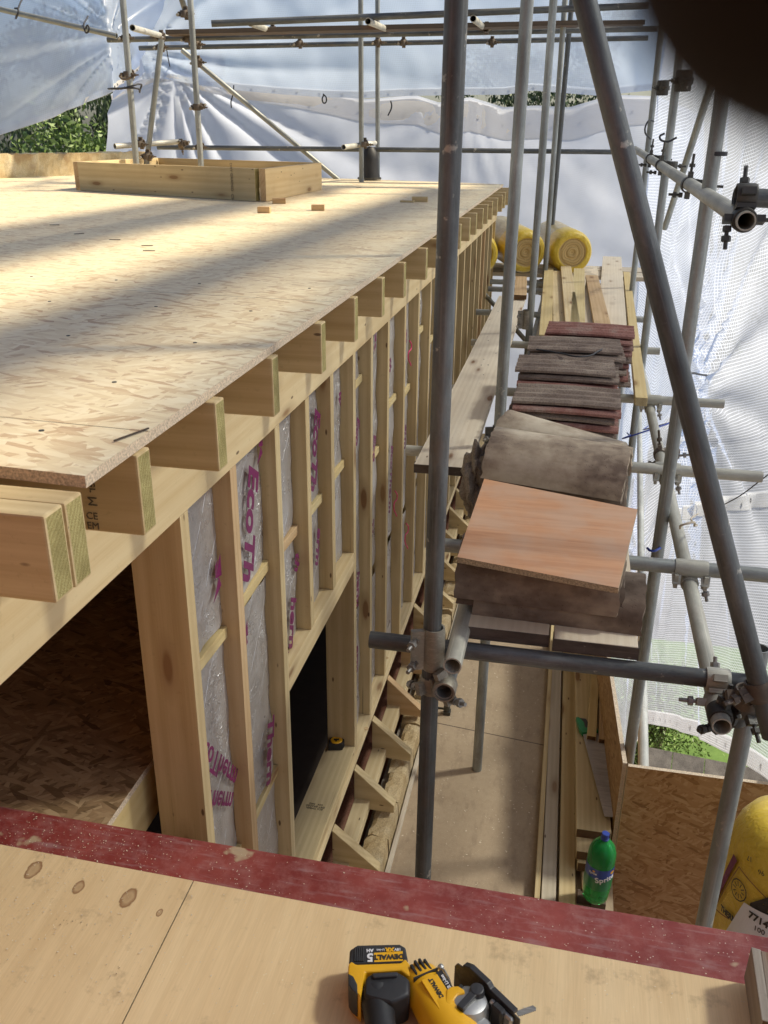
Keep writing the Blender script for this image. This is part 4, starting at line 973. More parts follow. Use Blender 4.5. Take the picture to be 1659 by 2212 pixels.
# insulation rolls
g = G('glass_wool_end'); c = g.coord(False); s3 = g.n('SeparateXYZ', Vector=c)
rad = g.math('SQRT', g.math('ADD', g.math('MULTIPLY', s3.outputs[1], s3.outputs[1]), g.math('MULTIPLY', s3.outputs[2], s3.outputs[2])))
rad = g.math('ADD', rad, g.math('MULTIPLY', g.noise(c, 9, 3), .05)); sw = g.math('FRACT', g.math('MULTIPLY', rad, 42.0))
g.bump(sw, .6, .006); M_['wool'] = g.done(g.ramp(sw, [(.0, (.34, .21, .07)), (.3, (.55, .38, .15)), (.9, (.62, .45, .20))]), .95)
g = G('yellow_film'); c = g.coord(); f = g.noise(g.mapp(c, (2, 9, 9)), 2, 5, .6, 1.5)
g.bump(g.noise(g.mapp(c, (3, 30, 30)), 1.5, 4, .6, 1.0), .7, .01); M_['film'] = g.done(g.ramp(f, [(.3, (.66, .44, .03)), (.7, (.80, .58, .07))]), .34, spec=.5)
g = G('clear_film'); c = g.coord(); f = g.noise(g.mapp(c, (4, 14, 14)), 2, 5, .6, 1.5)
g.bump(f, .7, .01); M_['film2'] = g.done(g.ramp(f, [(.3, (.50, .36, .12)), (.7, (.66, .56, .36))]), .34)
def roll(name, p0, p1, r, lab, par=None):
    """p0 = face towards the camera"""
    M, L = frame(p0, p1); t = empty(name, (V(p0) + V(p1)) / 2, lab, 'insulation roll', 'yellow wrapped insulation rolls')
    mb = MB(); n = 48; prof = [(.66, -.012), (.72, -.02), (.88, -.012), (.97, .02), (1.0, .09), (1.0, .30 * L), (.985, .31 * L), (1.0, .97 * L), (.9, L), (.0, L)]
    vs = []
    for k_, (q, x) in enumerate(prof):
        for i in range(n):
            a = 2 * math.pi * i / n; e = 1 + .025 * noise.noise(V((math.cos(a) * 2.2, math.sin(a) * 2.2, x * 6 + k_)))
            vs.append((x, q * r * e * math.cos(a), q * r * e * math.sin(a)))
    mb.add(vs, [(k_ * n + i, k_ * n + (i + 1) % n, (k_ + 1) * n + (i + 1) % n, (k_ + 1) * n + i) for k_ in range(len(prof) - 1) for i in range(n)])
    for q, k_ in enumerate(range((len(prof) - 1) * n)):
        if 5 * n <= k_ < 7 * n: mb.m[k_] = 1
    mb.build('wrapper', [M_['film'], M_['film2']], t, M, smooth=True, angle=.8)
    mb = MB(); vs = [(0.004, 0, 0)]; rings = 7
    for q in range(1, rings + 1):
        for i in range(n):
            a = 2 * math.pi * i / n; vs.append((.006 * math.sin(q * 2.4) - .004, r * .68 * q / rings * math.cos(a), r * .68 * q / rings * math.sin(a)))
    fs = [(0, 1 + i, 1 + (i + 1) % n) for i in range(n)] + [(1 + (q - 1) * n + i, 1 + q * n + i, 1 + q * n + (i + 1) % n, 1 + (q - 1) * n + (i + 1) % n) for q in range(1, rings) for i in range(n)]
    mb.add(vs, fs); mb.build('wool_end', M_['wool'], t, M)
    return t
roll('insulation_roll', (-.015, 9.15, -1.245 + .215), (-.26, 10.1, -1.01), .205, 'yellow wrapped insulation roll with its round end facing the camera, on the right')
roll('insulation_roll', (-.455, 9.05, -1.245 + .215), (-.80, 9.9, -.96), .205, 'yellow wrapped insulation roll in the middle, end partly behind two uprights')
roll('insulation_roll', (-.90, 8.88, -1.245 + .20), (-1.1, 9.75, -1.02), .20, 'yellow wrapped insulation roll half hidden behind the end of the stud wall')

# ------------------------------------------------------------------ balcony contents
LG = 'long planks lying on the balcony floor'
def plank(a, b, z, th, wd, mt, lab, extra=0, end='end_pale', near=None, grp=LG):
    p0, p1 = at(*a, z=z), at(*b, z=z); d = (p1 - p0).normalized(); p1 = p1 + d * extra
    if near: p0 = p0 - d * near
    p0.z = p1.z = z - th / 2
    return tag(timber('loose_plank', p0, p1, wd, th, [M_[mt], M_[end]]), lab, 'plank', grp)
plank((1160, 1940), (1189, 1445), -2.945, .045, .022, 'timber', 'narrow pale plank at the left edge of the pile', 1.2, near=.5)
plank((1185, 1940), (1202, 1445), -2.955, .045, .060, 'timber_grey', 'plank second from the left in the pile', 1.2, near=.5)
plank((1225, 1940), (1229, 1445), -2.948, .045, .068, 'timber', 'plank third from the left, right of the dark gap', 1.2, near=.5)
plank((1285, 1925), (1266, 1445), -2.952, .047, .105, 'timber', 'bottom plank of the stack under the green bottle', 1.0, 'end_brown')
plank((1282, 1868), (1269, 1445), -2.904, .047, .135, 'timber', 'second plank up in the stack beside the bottle', 1.0, 'end_brown')
plank((1282, 1843), (1270, 1445), -2.856, .047, .145, 'timber', 'third plank up in the stack beside the bottle', 1.0, 'end_brown')
plank((1283, 1795), (1272, 1445), -2.808, .047, .150, 'timber', 'top plank of the stack carrying the handsaw', 1.0, 'end_brown')
plank((1278, 1590), (1287, 1440), -2.765, .042, .045, 'timber_yellow', 'short square timber above the saw handle', .3, 'end_brown')
plank((1303, 1597), (1303, 1440), -2.765, .040, .040, 'timber_warm', 'short timber against the osb panel above the saw', .3, 'end_brown')
for k, (px, py, lab) in enumerate(((1262, 1938, 'short brown block under the left of the bottle'), (1292, 1950, 'short brown block under the right of the bottle'))):
    p = at(px, py, z=-2.98); tag(timber('timber_block', p - V((.03, .0, 0)), p + V((.03, .0, 0)), .045, .038, [M_['timber_brown'], M_['end_brown']]), lab, 'timber block')
# osb parapet panels
ZP = -2.45
pc0 = at(1355, 1649, z=ZP); pcl = at(1325, 1457, z=ZP)
t_ = panel('osb_panel', V((pc0.x, pc0.y, -3.0)), (pcl - pc0).normalized(), (0, 0, 1), 1.9, .55, .018, [M_['osb_orange'], M_['osb_edge_pale']]); tag(t_, 'narrow osb panel standing along the right of the plank pile', 'osb panel', 'osb parapet panels')
t_ = panel('osb_panel', V((pc0.x + .004, pc0.y - .019, -4.1)), (1, .004, 0), (0, 0, 1), 1.2, 1.65, .018, [M_['osb_orange'], M_['osb_edge_pale']]); tag(t_, 'wide osb panel standing across behind the lower right upright', 'osb panel', 'osb parapet panels')
# handsaw
zs = -2.803
t = empty('handsaw', at(1285, 1620, z=zs), 'old handsaw with green and black handle lying on the planks', 'handsaw')
def flat(name, pts, z, th, mt, parent, bevel=0):
    q = [at(px, py, z=z + th) for px, py in pts]; mb = MB(); n = len(q)
    mb.add([V((p.x, p.y, z)) for p in q] + q, [tuple(range(n - 1, -1, -1)), tuple(range(n, 2 * n))] + [(i, (i + 1) % n, n + (i + 1) % n, n + i) for i in range(n)])
    return mb.build(name, M_[mt], parent, bevel=bevel, seg=2)
M_['sawsteel'] = mk_galv('aged_saw_steel', (.40, .37, .36), (.62, .58, .55), .35, .45, .25)
M_['green'] = plain('green_plastic', (.01, .24, .08), .4)
teeth = []
for i in range(46):
    f_ = i / 45; x = 1316 + (1324 - 1316) * f_; y = 1585 + (1762 - 1585) * f_; teeth.append((x + (1.2 if i % 2 else 0), y))
flat('blade', [(1257, 1578), (1316, 1578)] + teeth + [(1322, 1765), (1306, 1763)], zs + .012, .0016, 'sawsteel', t)
flat('grip', [(1244, 1549), (1250, 1548), (1262, 1560), (1264, 1571), (1290, 1573), (1293, 1580), (1258, 1582), (1252, 1574)], zs, .024, 'green', t, .003)
flat('grip_inner', [(1250, 1550), (1266, 1552), (1276, 1570), (1264, 1572), (1261, 1561)], zs, .020, 'black_plastic', t, .003)
# bottle
pb_ = at(1283, 1948, z=-2.955); pb_.z = -2.925; t = empty('drink_bottle', pb_, 'green plastic soft drink bottle with blue cap and label beside the osb panel', 'bottle')
g = G('green_bottle'); g.set(g.b.inputs['Transmission Weight'], .55); g.b.inputs['IOR'].default_value = 1.35; M_['bottle'] = g.done((.03, .42, .10), .12)
MT = Matrix.Translation(pb_) @ Matrix.Rotation(.03, 4, 'Y')
hb = .335; rb = .0565
mb = MB(); mb.lathe([(.0, .012), (.03, .004), (.045, .0), (.052, .012), (.054, .04), (rb, .07), (rb, .215), (.055, .25), (.046, .278), (.030, .298), (.017, .308), (.0135, .315), (.0135, .322), (0, .322)], MT, 40); mb.build('bottle_body', M_['bottle'], t, smooth=True)
mb = MB(); mb.lathe([(0.0, .342), (.0135, .342), (.0155, .340), (.0155, .318), (.017, .317), (.017, .312)], MT, 24); mb.build('cap', M_['blue'], t, smooth=True, angle=.5)
g = G('bottle_label'); c = g.n('TexCoord').outputs['Object']; s3 = g.n('SeparateXYZ', Vector=c)
M_['label'] = g.done(g.ramp(g.math('ADD', g.math('MULTIPLY', g.math('SUBTRACT', s3.outputs[2], -.0), 6.0), g.math('MULTIPLY', g.noise(c, 30, 2), .06)), [(.40, (.01, .24, .06)), (.86, (.01, .15, .05)), (.94, (.015, .05, .30))]), .3)
mb = MB(); mb.lathe([(rb + .0008, .085), (rb + .0008, .195)], None, 40); mb.build('label_band', M_['label'], t, MT, smooth=True)
def wrapb(rr):
    return lambda x, y, z: MT @ V(((rr + z) * math.cos(x / rr), (rr + z) * math.sin(x / rr), y))
th0 = -1.15
text('label_lettering', 'Sprite', .036, Matrix.Translation((th0 * rb, .148, .0014)) @ Matrix.Rotation(.22, 4, 'Z'), M_['white'], t, bold=.0006, wrap=wrapb(rb), xs=1)
text('label_lettering', 'Sprite', .014, Matrix.Translation((th0 * rb - .055, .170, .0014)) @ Matrix.Rotation(.1, 4, 'Z'), M_['white'], t, bold=.0003, wrap=wrapb(rb))
for q, (dx_, dy_, w2) in enumerate(((-.060, .135, .012), (-.058, .125, .014), (-.060, .115, .012), (-.059, .105, .010))): text('label_lettering', 'aaeae eo', .006, Matrix.Translation((th0 * rb + dx_, dy_, .0012)), M_['white'], t, wrap=wrapb(rb)) if False else None
mb = MB()
for q in range(2):
    cxx, cyy, rr_ = ((th0 * rb + .030, .178, .011), (th0 * rb - .052, .181, .006))[q]; ring = [wrapb(rb)(cxx, cyy, .0013)] + [wrapb(rb)(cxx + rr_ * math.cos(a / 16 * 6.283), cyy + rr_ * .7 * math.sin(a / 16 * 6.283), .0013) for a in range(16)]
    mb.add(ring, [(0, 1 + i, 1 + (i + 1) % 16) for i in range(16)])
mb.build('label_lemon', M_['yellow'], t)
# insulation pack bottom right
p0, p1 = at(1682, 2100, y=2.42), at(1748, 1832, y=2.50); rI = .243
M, L = frame(p0, p1); t = empty('insulation_pack', p0, 'yellow insulation pack with printed sides and a white tag at the right edge', 'insulation pack')
Mz = basis(p0, M.to_3x3() @ V((0, 1, 0)), M.to_3x3() @ V((0, 0, 1)))    # local z along the axis
mb = MB(); prof = [(0, -.6), (rI, -.6), (rI, L * .9), (rI * .985, L * .96), (rI * .93, L * 1.06), (rI * .80, L * 1.16), (rI * .6, L * 1.21), (rI * .3, L * 1.2), (0, L * 1.19)]
vs = []; n = 56
for k_, (q, z) in enumerate(prof):
    for i in range(n):
        a = 2 * math.pi * i / n; e = 1 + .02 * noise.noise(V((math.cos(a) * 3, math.sin(a) * 3, z * 5))); vs.append(Mz @ V((q * e * math.cos(a), q * e * math.sin(a), z)))
mb.add(vs, [(k_ * n + i, k_ * n + (i + 1) % n, (k_ + 1) * n + (i + 1) % n, (k_ + 1) * n + i) for k_ in range(len(prof) - 1) for i in range(n)])
mb.build('wrapper', M_['film'], t, smooth=True, angle=2)
Mi = Mz.inverted()
def cyl_uv(px, py):
    """point of the pack's side hit by this view ray -> (arc, axial)"""
    o = Mi @ V((0, 0, 0)); d = (Mi.to_3x3() @ (ROT @ V((px - CX, -(py - CY), -FPX)))).normalized()
    A = d.x ** 2 + d.y ** 2; B = 2 * (o.x * d.x + o.y * d.y); C = o.x ** 2 + o.y ** 2 - rI ** 2; D = B * B - 4 * A * C
    s_ = (-B - math.sqrt(max(D, 0))) / (2 * A); q = o + d * s_; return math.atan2(q.y, q.x) * rI, q.z
def wr(x, y, z): return Mz @ V(((rI + .006 + z) * math.cos(x / rI), (rI + .006 + z) * math.sin(x / rI), y))
def ptext(s, size, px, py, qx, qy, mt, bold=0, dz=.0):
    u0, v0 = cyl_uv(px, py); u1, v1 = cyl_uv(qx, qy); a = math.atan2(v1 - v0, u1 - u0)
    text('printed_lettering', s, size, Matrix.Translation((u0, v0, dz)) @ Matrix.Rotation(a, 4, 'Z'), M_[mt], t, bold=bold, wrap=wr, align='LEFT')
def pline(pts, wd, mt, nm='printed_line'):
    mb = MB()
    for (a, b) in zip(pts[:-1], pts[1:]):
        for i in range(4):
            u0, v0 = [x + (y - x) * i / 4 for x, y in zip(a, b)]; u1, v1 = [x + (y - x) * (i + 1) / 4 for x, y in zip(a, b)]
            d = V((u1 - u0, v1 - v0)).normalized(); nn = V((-d.y, d.x)) * wd / 2
            mb.add([wr(u0 + nn.x, v0 + nn.y, 0), wr(u1 + nn.x, v1 + nn.y, 0), wr(u1 - nn.x, v1 - nn.y, 0), wr(u0 - nn.x, v0 - nn.y, 0)], [(0, 1, 2, 3)])
    mb.build(nm, M_[mt], t)
cu = cyl_uv
try:
    pline([cu(1578, 1985), cu(1551, 1965), cu(1553, 1952), cu(1600, 1872), cu(1630, 1910), cu(1657, 1938)], .004, 'brownprint')
    u, v = cu(1598, 1922); pline([(u + .034 * math.cos(i / 12 * 6.283), v + .034 * math.sin(i / 12 * 6.283)) for i in range(13)], .004, 'blackprint')
    for i in range(10): a = i * .628; pline([(u + .012 * math.cos(a), v + .012 * math.sin(a)), (u + .027 * math.cos(a), v + .027 * math.sin(a))], .003, 'blackprint')
    ptext('THERMAL', .026, 1561, 1960, 1590, 1988, 'blackprint', .0012)
    ptext('44', .13, 1625, 1948, 1659, 1972, 'blackprint', .003)
    ptext('17', .022, 1628, 1857, 1618, 1852, 'blackprint'); ptext('96', .022, 1640, 1882, 1659, 1890, 'blackprint')
    mb = MB(); tp = [cu(1568, 2020), cu(1612, 1948), cu(1690, 1985), cu(1650, 2060)]; nn = 8
    grid = [[tuple((1 - j / nn) * ((1 - i / nn) * tp[0][k] + i / nn * tp[1][k]) + j / nn * ((1 - i / nn) * tp[3][k] + i / nn * tp[2][k]) for k in (0, 1)) for i in range(nn + 1)] for j in range(nn + 1)]
    mb.add([wr(*grid[j][i], .004) for j in range(nn + 1) for i in range(nn + 1)], [(j * (nn + 1) + i, j * (nn + 1) + i + 1, (j + 1) * (nn + 1) + i + 1, (j + 1) * (nn + 1) + i) for j in range(nn) for i in range(nn)])
    mb.build('paper_tag', M_['white'], t)
    ptext('7714421', .032, 1622, 1972, 1659, 1995, 'blackprint', .001, .006); ptext('100', .024, 1632, 2000, 1655, 2013, 'blackprint', 0, .006)
    for q in range(5): ptext('- -- --- --', .010, 1602 + q * 1, 1975 + q * 8, 1640, 1998 + q * 8, 'stamp', 0, .006) if False else None
    pline([cu(1592, 1852), cu(1566, 1905), cu(1546, 1950)], .026, 'magenta', 'printed_stripe')
except Exception as e: print('pack print', e)
# tape measure on the sill
pt = at(727, 1612, z=-2.549); pt.z = -2.5495
t = empty('tape_measure', pt, 'yellow and black tape measure lying on the window sill', 'tape measure')
Mt = Matrix.Translation(pt) @ Matrix.Rotation(.25, 4, 'Z')
mb = MB(); rr = [(.036 * math.cos(a), .033 * math.sin(a)) for a in [i / 20 * 4.4 - .9 for i in range(21)]] + [(-.038, -.030), (.030, -.030)]
mb.prism(rr, 0, .034, Mt); mb.build('case', M_['black'], t, bevel=.004, seg=2)
mb = MB(); mb.lathe([(0, .0375), (.024, .0372), (.027, .034)], Mt, 24); mb.build('face', M_['yellow'], t, smooth=True)
mb = MB(); mb.box((-.012, -.006, .0376), (.012, .006, .0385), Mt); mb.box((-.006, -.014, .0376), (.003, .0, .0385), Mt); mb.build('badge', M_['black'], t)
mb = MB(); mb.box((-.006, -.006, 0), (.006, .006, 0)); 
# pipe clip on the balcony floor
p = at(965, 1538, z=-2.99); p.z = -3.0; t = empty('pipe_clip', p, 'small black pipe clip standing on the balcony floor right of the big upright', 'pipe clip')
mb = MB(); mb.lathe([(.018, .02), (.018, .062), (.015, .062), (.015, .02)], Matrix.Translation(p), 20); mb.box((p.x - .018, p.y - .02, -3), (p.x + .022, p.y + .02, -2.978)); mb.box((p.x - .05, p.y - .004, -2.975), (p.x - .016, p.y + .004, -2.965)); mb.build('clip', M_['fit_dark'], t)

# ------------------------------------------------------------------ jigsaw
ZB = -1.4495
t = empty('cordless_jigsaw', at(940, 2120, z=ZB), 'yellow and black cordless jigsaw lying on its side on the plywood', 'jigsaw')
def blk(name, pts, z0, z1, mt, bevel=.004, parent=None, taper=0):
    q = [at(px, py, z=z1) for px, py in pts]; mb = MB(); n = len(q); c_ = sum(q, V()) / n
    mb.add([V((p.x + (c_.x - p.x) * taper, p.y + (c_.y - p.y) * taper, z0)) for p in q] + q, [tuple(range(n - 1, -1, -1)), tuple(range(n, 2 * n))] + [(i, (i + 1) % n, n + (i + 1) % n, n + i) for i in range(n)])
    return mb.build(name, M_[mt], parent or t, bevel=bevel, seg=3, smooth=True, angle=.6)
def jp(x, y): return ((1000 + x * .42194) / 1.4756, (2900 + y * .42194) / 1.4756)     # zoomed crop -> pixel
J = lambda *a: [jp(*p) for p in a]
bat = blk('battery', J((272, 300), (330, 262), (650, 255), (695, 280), (712, 370), (700, 400), (300, 412), (265, 400)), ZB + .002, ZB + .066, 'black_plastic', .005)
blk('battery_front', J((285, 385), (320, 410), (660, 398), (690, 365), (728, 410), (728, 500), (700, 490), (660, 455), (390, 470), (355, 660), (290, 590), (258, 480), (262, 410)), ZB + .002, ZB + .068, 'yellow', .004)
blk('battery_side', J((258, 475), (300, 500), (330, 560), (332, 640), (285, 600), (262, 560)), ZB + .01, ZB + .0695, 'black_plastic', .003, bat)
blk('handle_base', J((400, 495), (450, 470), (640, 462), (700, 500), (730, 530), (725, 640), (590, 700), (430, 660), (378, 640), (385, 540)), ZB + .004, ZB + .073, 'black', .008)
blk('latch', J((440, 475), (635, 465), (632, 498), (448, 512)), ZB + .06, ZB + .079, 'black_plastic', .003)
a = at(*jp(480, 640), z=ZB + .045); b = at(*jp(520, 1010), z=ZB + .045)
mb = MB(); M, L = frame(a, b); rings = [(.0, .034, .030), (.3, .028, .026), (.6, .026, .025), (1.0, .029, .028)]; n = 24; vs = []
for f_, ra, rb_ in rings: vs += [M @ V((L * f_, ra * math.cos(q / n * 6.283), rb_ * math.sin(q / n * 6.283))) for q in range(n)]
mb.add(vs, [(k_ * n + i, k_ * n + (i + 1) % n, (k_ + 1) * n + (i + 1) % n, (k_ + 1) * n + i) for k_ in range(3) for i in range(n)] + [tuple(range(n)), tuple(range(4 * n - 1, 3 * n - 1, -1))])
mb.build('handle', M_['black'], t, smooth=True)
# motor housing: a rounded capsule
a = at(*jp(830, 575), z=ZB + .040); b = at(*jp(1030, 900), z=ZB + .042); M, L = frame(a, b); vs = []; n = 28; mb = MB()
prof = [(-.040, .004), (-.038, .016), (-.030, .028), (-.016, .036), (.0, .039), (L * .35, .040), (L * .7, .043), (L, .045), (L + .05, .045)]
for x, q in prof: vs += [M @ V((x, q * .98 * math.cos(i / n * 6.283), q * .95 * math.sin(i / n * 6.283))) for i in range(n)]
m_ = len(prof); mb.add(vs, [(k_ * n + i, k_ * n + (i + 1) % n, (k_ + 1) * n + (i + 1) % n, (k_ + 1) * n + i) for k_ in range(m_ - 1) for i in range(n)] + [tuple(range(n)), tuple(range(m_ * n - 1, (m_ - 1) * n - 1, -1))])
mot = mb.build('motor_housing', M_['yellow'], t, smooth=True, angle=1)
yd = (M.to_3x3() @ V((0, 1, 0))); xd = (M.to_3x3() @ V((1, 0, 0)))
for k_, q in enumerate((-.026, -.015, -.004, .007)):
    x_ = -.026 + abs(k_ - 1.5) * .003
    P = M @ V((x_, -.013 + k_ * .009, 0)); mb = MB(); Ms = basis(P + Z * (.0335 if k_ in (1, 2) else .031), xd, yd); mb.box((-.004, -.0025, -.004), (.022, .0025, .0035), Ms); mb.build('vent_slot', M_['black'], mot, bevel=.001)
Ms = basis(M @ V((.006, 0, 0)) + Z * .0375, xd, yd); mb = MB(); mb.box((-.0015, -.024, -.012), (.0015, .024, .0012), Ms); mb.build('vent_slot', M_['black'], mot)
Ms = basis(M @ V((.048, -.002, 0)) + Z * .0385, xd, yd)
mb = MB(); mb.box((-.032, -.013, -.004), (.032, .019, .0012), Ms); mb.build('name_plate', M_['yellow'], mot, bevel=.001)
mb = MB(); mb.box((-.036, .0195, -.004), (.034, .031, -.0002), Ms); mb.build('black_plate', M_['black'], mot)
text('brand_lettering', 'DEWALT', .0105, Ms @ Matrix.Translation((-.006, .003, .0016)) @ Matrix.Rotation(math.pi, 4, 'Z'), M_['blackprint'], mot, bold=.0006)
text('plate_lettering', '18V XR Li-Ion', .009, Ms @ Matrix.Translation((0, .0252, .0002)) @ Matrix.Rotation(math.pi, 4, 'Z'), M_['white'], mot, bold=.0002)
# battery label
zb = ZB + .0664
bx = (at(*jp(700, 340), z=zb) - at(*jp(390, 350), z=zb)).normalized(); by = V((-bx.y, bx.x, 0))
def bl_(s, size, x, y, mt, bold=.0003): text('battery_lettering', s, size, basis(at(*jp(x, y), z=zb), -bx, -by), M_[mt], bat, bold=bold)
pl = [at(*jp(x, y), z=zb) for x, y in ((455, 325), (672, 312), (675, 385), (458, 395))]
mb = MB(); mb.add(pl, [(0, 1, 2, 3)]); o = mb.build('label_plate', M_['yellow'], bat); zb += .0006
bl_('DEWALT', .0140, 565, 354, 'blackprint', .0007); zb += .0001
bl_('5', .024, 425, 358, 'white', .0009); bl_('AH', .009, 424, 307, 'white', .0005); bl_('XR', .0115, 574, 300, 'yellow', .0007); bl_('18V', .0075, 634, 299, 'white'); bl_('Li-Ion', .0065, 505, 303, 'white', .0001)
for k_ in range(5):
    q0 = at(*jp(312 + k_ * 15, 290), z=ZB + .067); q1 = at(*jp(310 + k_ * 15, 390), z=ZB + .067); mb = MB(); mb.cyl(q0, q1, .0016, n=8); mb.build('grip_rib', M_['black'], bat)
# gear housing, dial and shoe
gc = at(*jp(1165, 760), z=ZB + .055)
mb = MB(); mb.lathe([(0, .026), (.022, .026), (.031, .022), (.035, .013), (.037, 0), (.037, -.05), (0, -.05)], Matrix.Translation(gc) @ Matrix.Rotation(-.12, 4, 'X'), 36)
gh = mb.build('gear_housing', M_['silver'], t, smooth=True, angle=.5)
blk('yellow_cowl', J((1000, 600), (1040, 575), (1090, 570), (1140, 600), (1145, 630), (1090, 640), (1050, 690), (1030, 740), (990, 700)), ZB + .03, ZB + .083, 'yellow', .004)
M2 = basis(gc + V((.003, .002, .0265)), (at(*jp(1250, 720), z=-1.36) - at(*jp(1150, 830), z=-1.36)), (0, 1, 0))
mb = MB(); mb.box((-.030, -.007, -.002), (.018, .007, .008), M2); mb.lathe([(0, .010), (.012, .009), (.014, -.002)], M2 @ Matrix.Translation((.018, 0, 0)), 20); mb.build('dial_lever', M_['black_plastic'], gh, bevel=.002, seg=2)
mb = MB(); mb.box((-.004, -.0035, 0), (.014, .0035, .0012), basis(gc + V((-.021, .016, .0235)), (.5, 1, 0), (1, -.5, 0))); mb.build('slot', M_['black'], gh)
blk('gear_neck', J((1180, 800), (1260, 760), (1330, 830), (1400, 960), (1230, 960), (1120, 900)), ZB + .01, ZB + .068, 'silver', .008)
# shoe: a dark steel plate on edge
a0_, a1_ = at(*jp(1070, 380), z=ZB + .075), at(*jp(1545, 830), z=ZB + .075)
d_ = (a1_ - a0_); d_.z = 0; Ls = d_.length; nrm = V((-d_.y, d_.x, 0)).normalized(); Msh = basis(V((a0_.x, a0_.y, ZB + .001)), d_, (0, 0, 1))
mb = MB(); mb.prism([(0, .012), (.012, .002), (Ls - .004, .0), (Ls + .004, .010), (Ls + .004, .078), (Ls - .03, .080), (Ls * .55, .080), (Ls * .5, .086), (Ls * .25, .086), (.03, .078), (.006, .072), (0, .06)], -.0015, .0015, Msh); sh = mb.build('shoe', M_['fit_dark'], t, bevel=.0007)
mb = MB(); mb.prism([(.02, .073), (Ls * .24, .081), (Ls * .52, .081), (Ls * .57, .076), (Ls - .01, .076), (Ls - .01, .083), (Ls * .57, .084), (Ls * .52, .090), (Ls * .24, .090), (.02, .081)], -.010, .0016, Msh); mb.build('shoe_rim', M_['black_plastic'], sh, bevel=.001)
mb = MB(); mb.box((Ls * .62, .02, .0016), (Ls - .006, .074, .012), Msh); mb.build('roller_guard', M_['silver'], sh, bevel=.003)
mb = MB(); mb.box((Ls * .70, .03, .006), (Ls * .86, .082, .020), Msh); mb.build('blade_clamp', M_['black'], sh, bevel=.003)
mb = MB(); tip = [(0, 0), (.010, 0)] + [(.010 + (.0012 if i % 2 else 0), -.003 - i * .0018) for i in range(18)] + [(.006, -.037), (.0, -.034)]
q = at(*jp(1525, 768), z=ZB + .05); Mb = basis(q, (.55, -.85, 0), (-.85, -.55, -.0)); mb.prism(tip, -.0007, .0007, basis(q, (.5, -.8, .0), (-.8, -.5, 0))); mb.build('blade', M_['bolt'], t)
pts_ = [at(*jp(960, 435), z=ZB + .03), at(*jp(990, 465), z=ZB + .032), at(*jp(1018, 520), z=ZB + .034), at(*jp(1032, 575), z=ZB + .04)]
mb = MB()
for a_, b_ in zip(pts_[:-1], pts_[1:]): mb.cyl(a_, b_, .0026, n=10)
mb.lathe([(0, .006), (.005, .004), (.0065, 0), (.005, -.004), (0, -.006)], Matrix.Translation(pts_[0]), 14); mb.build('hex_key', M_['silver'], t, smooth=True)

# ------------------------------------------------------------------ sawdust and chips
rs = random.Random(4); mb = MB()
def chip(x, y, z, L):
    a = rs.uniform(0, 6.28); w_ = L * rs.uniform(.2, .9); d = V((math.cos(a), math.sin(a), rs.uniform(-.2, .3))) * L / 2; q = V((-math.sin(a), math.cos(a), rs.uniform(-.2, .2))) * w_ / 2
    p = V((x, y, z + .0012 + L * .12)); mb.add([p - d, p + q, p + d, p - q], [(0, 1, 2, 3)])
for _ in range(900):
    x = -1.15 + abs(rs.gauss(0, .28)); y = rs.uniform(1.02, 1.44); chip(x, y, -1.4495 if y < 1.33 else -1.4635, rs.uniform(.0015, .0045))
for _ in range(500): x = rs.uniform(-1.0, .5); y = rs.uniform(1.0, 1.44); chip(x, y, -1.4495 if y < 1.33 else -1.4635, rs.uniform(.001, .004))
for _ in range(900): chip(rs.uniform(-.55, .05), rs.uniform(2.3, 7), -3.0, rs.uniform(.003, .012))
for _ in range(700): chip(rs.uniform(-3.2, -.68), rs.uniform(1.6, 7.5), ZD, rs.uniform(.003, .013))
for _ in range(300): chip(rs.uniform(-.56, -.35), rs.uniform(3.5, 7.5), BZ, rs.uniform(.003, .010))
tag(mb.build('sawdust', M_['timber_dusty']), 'scattered pale sawdust and wood chips on the boards', 'sawdust', kind='stuff')

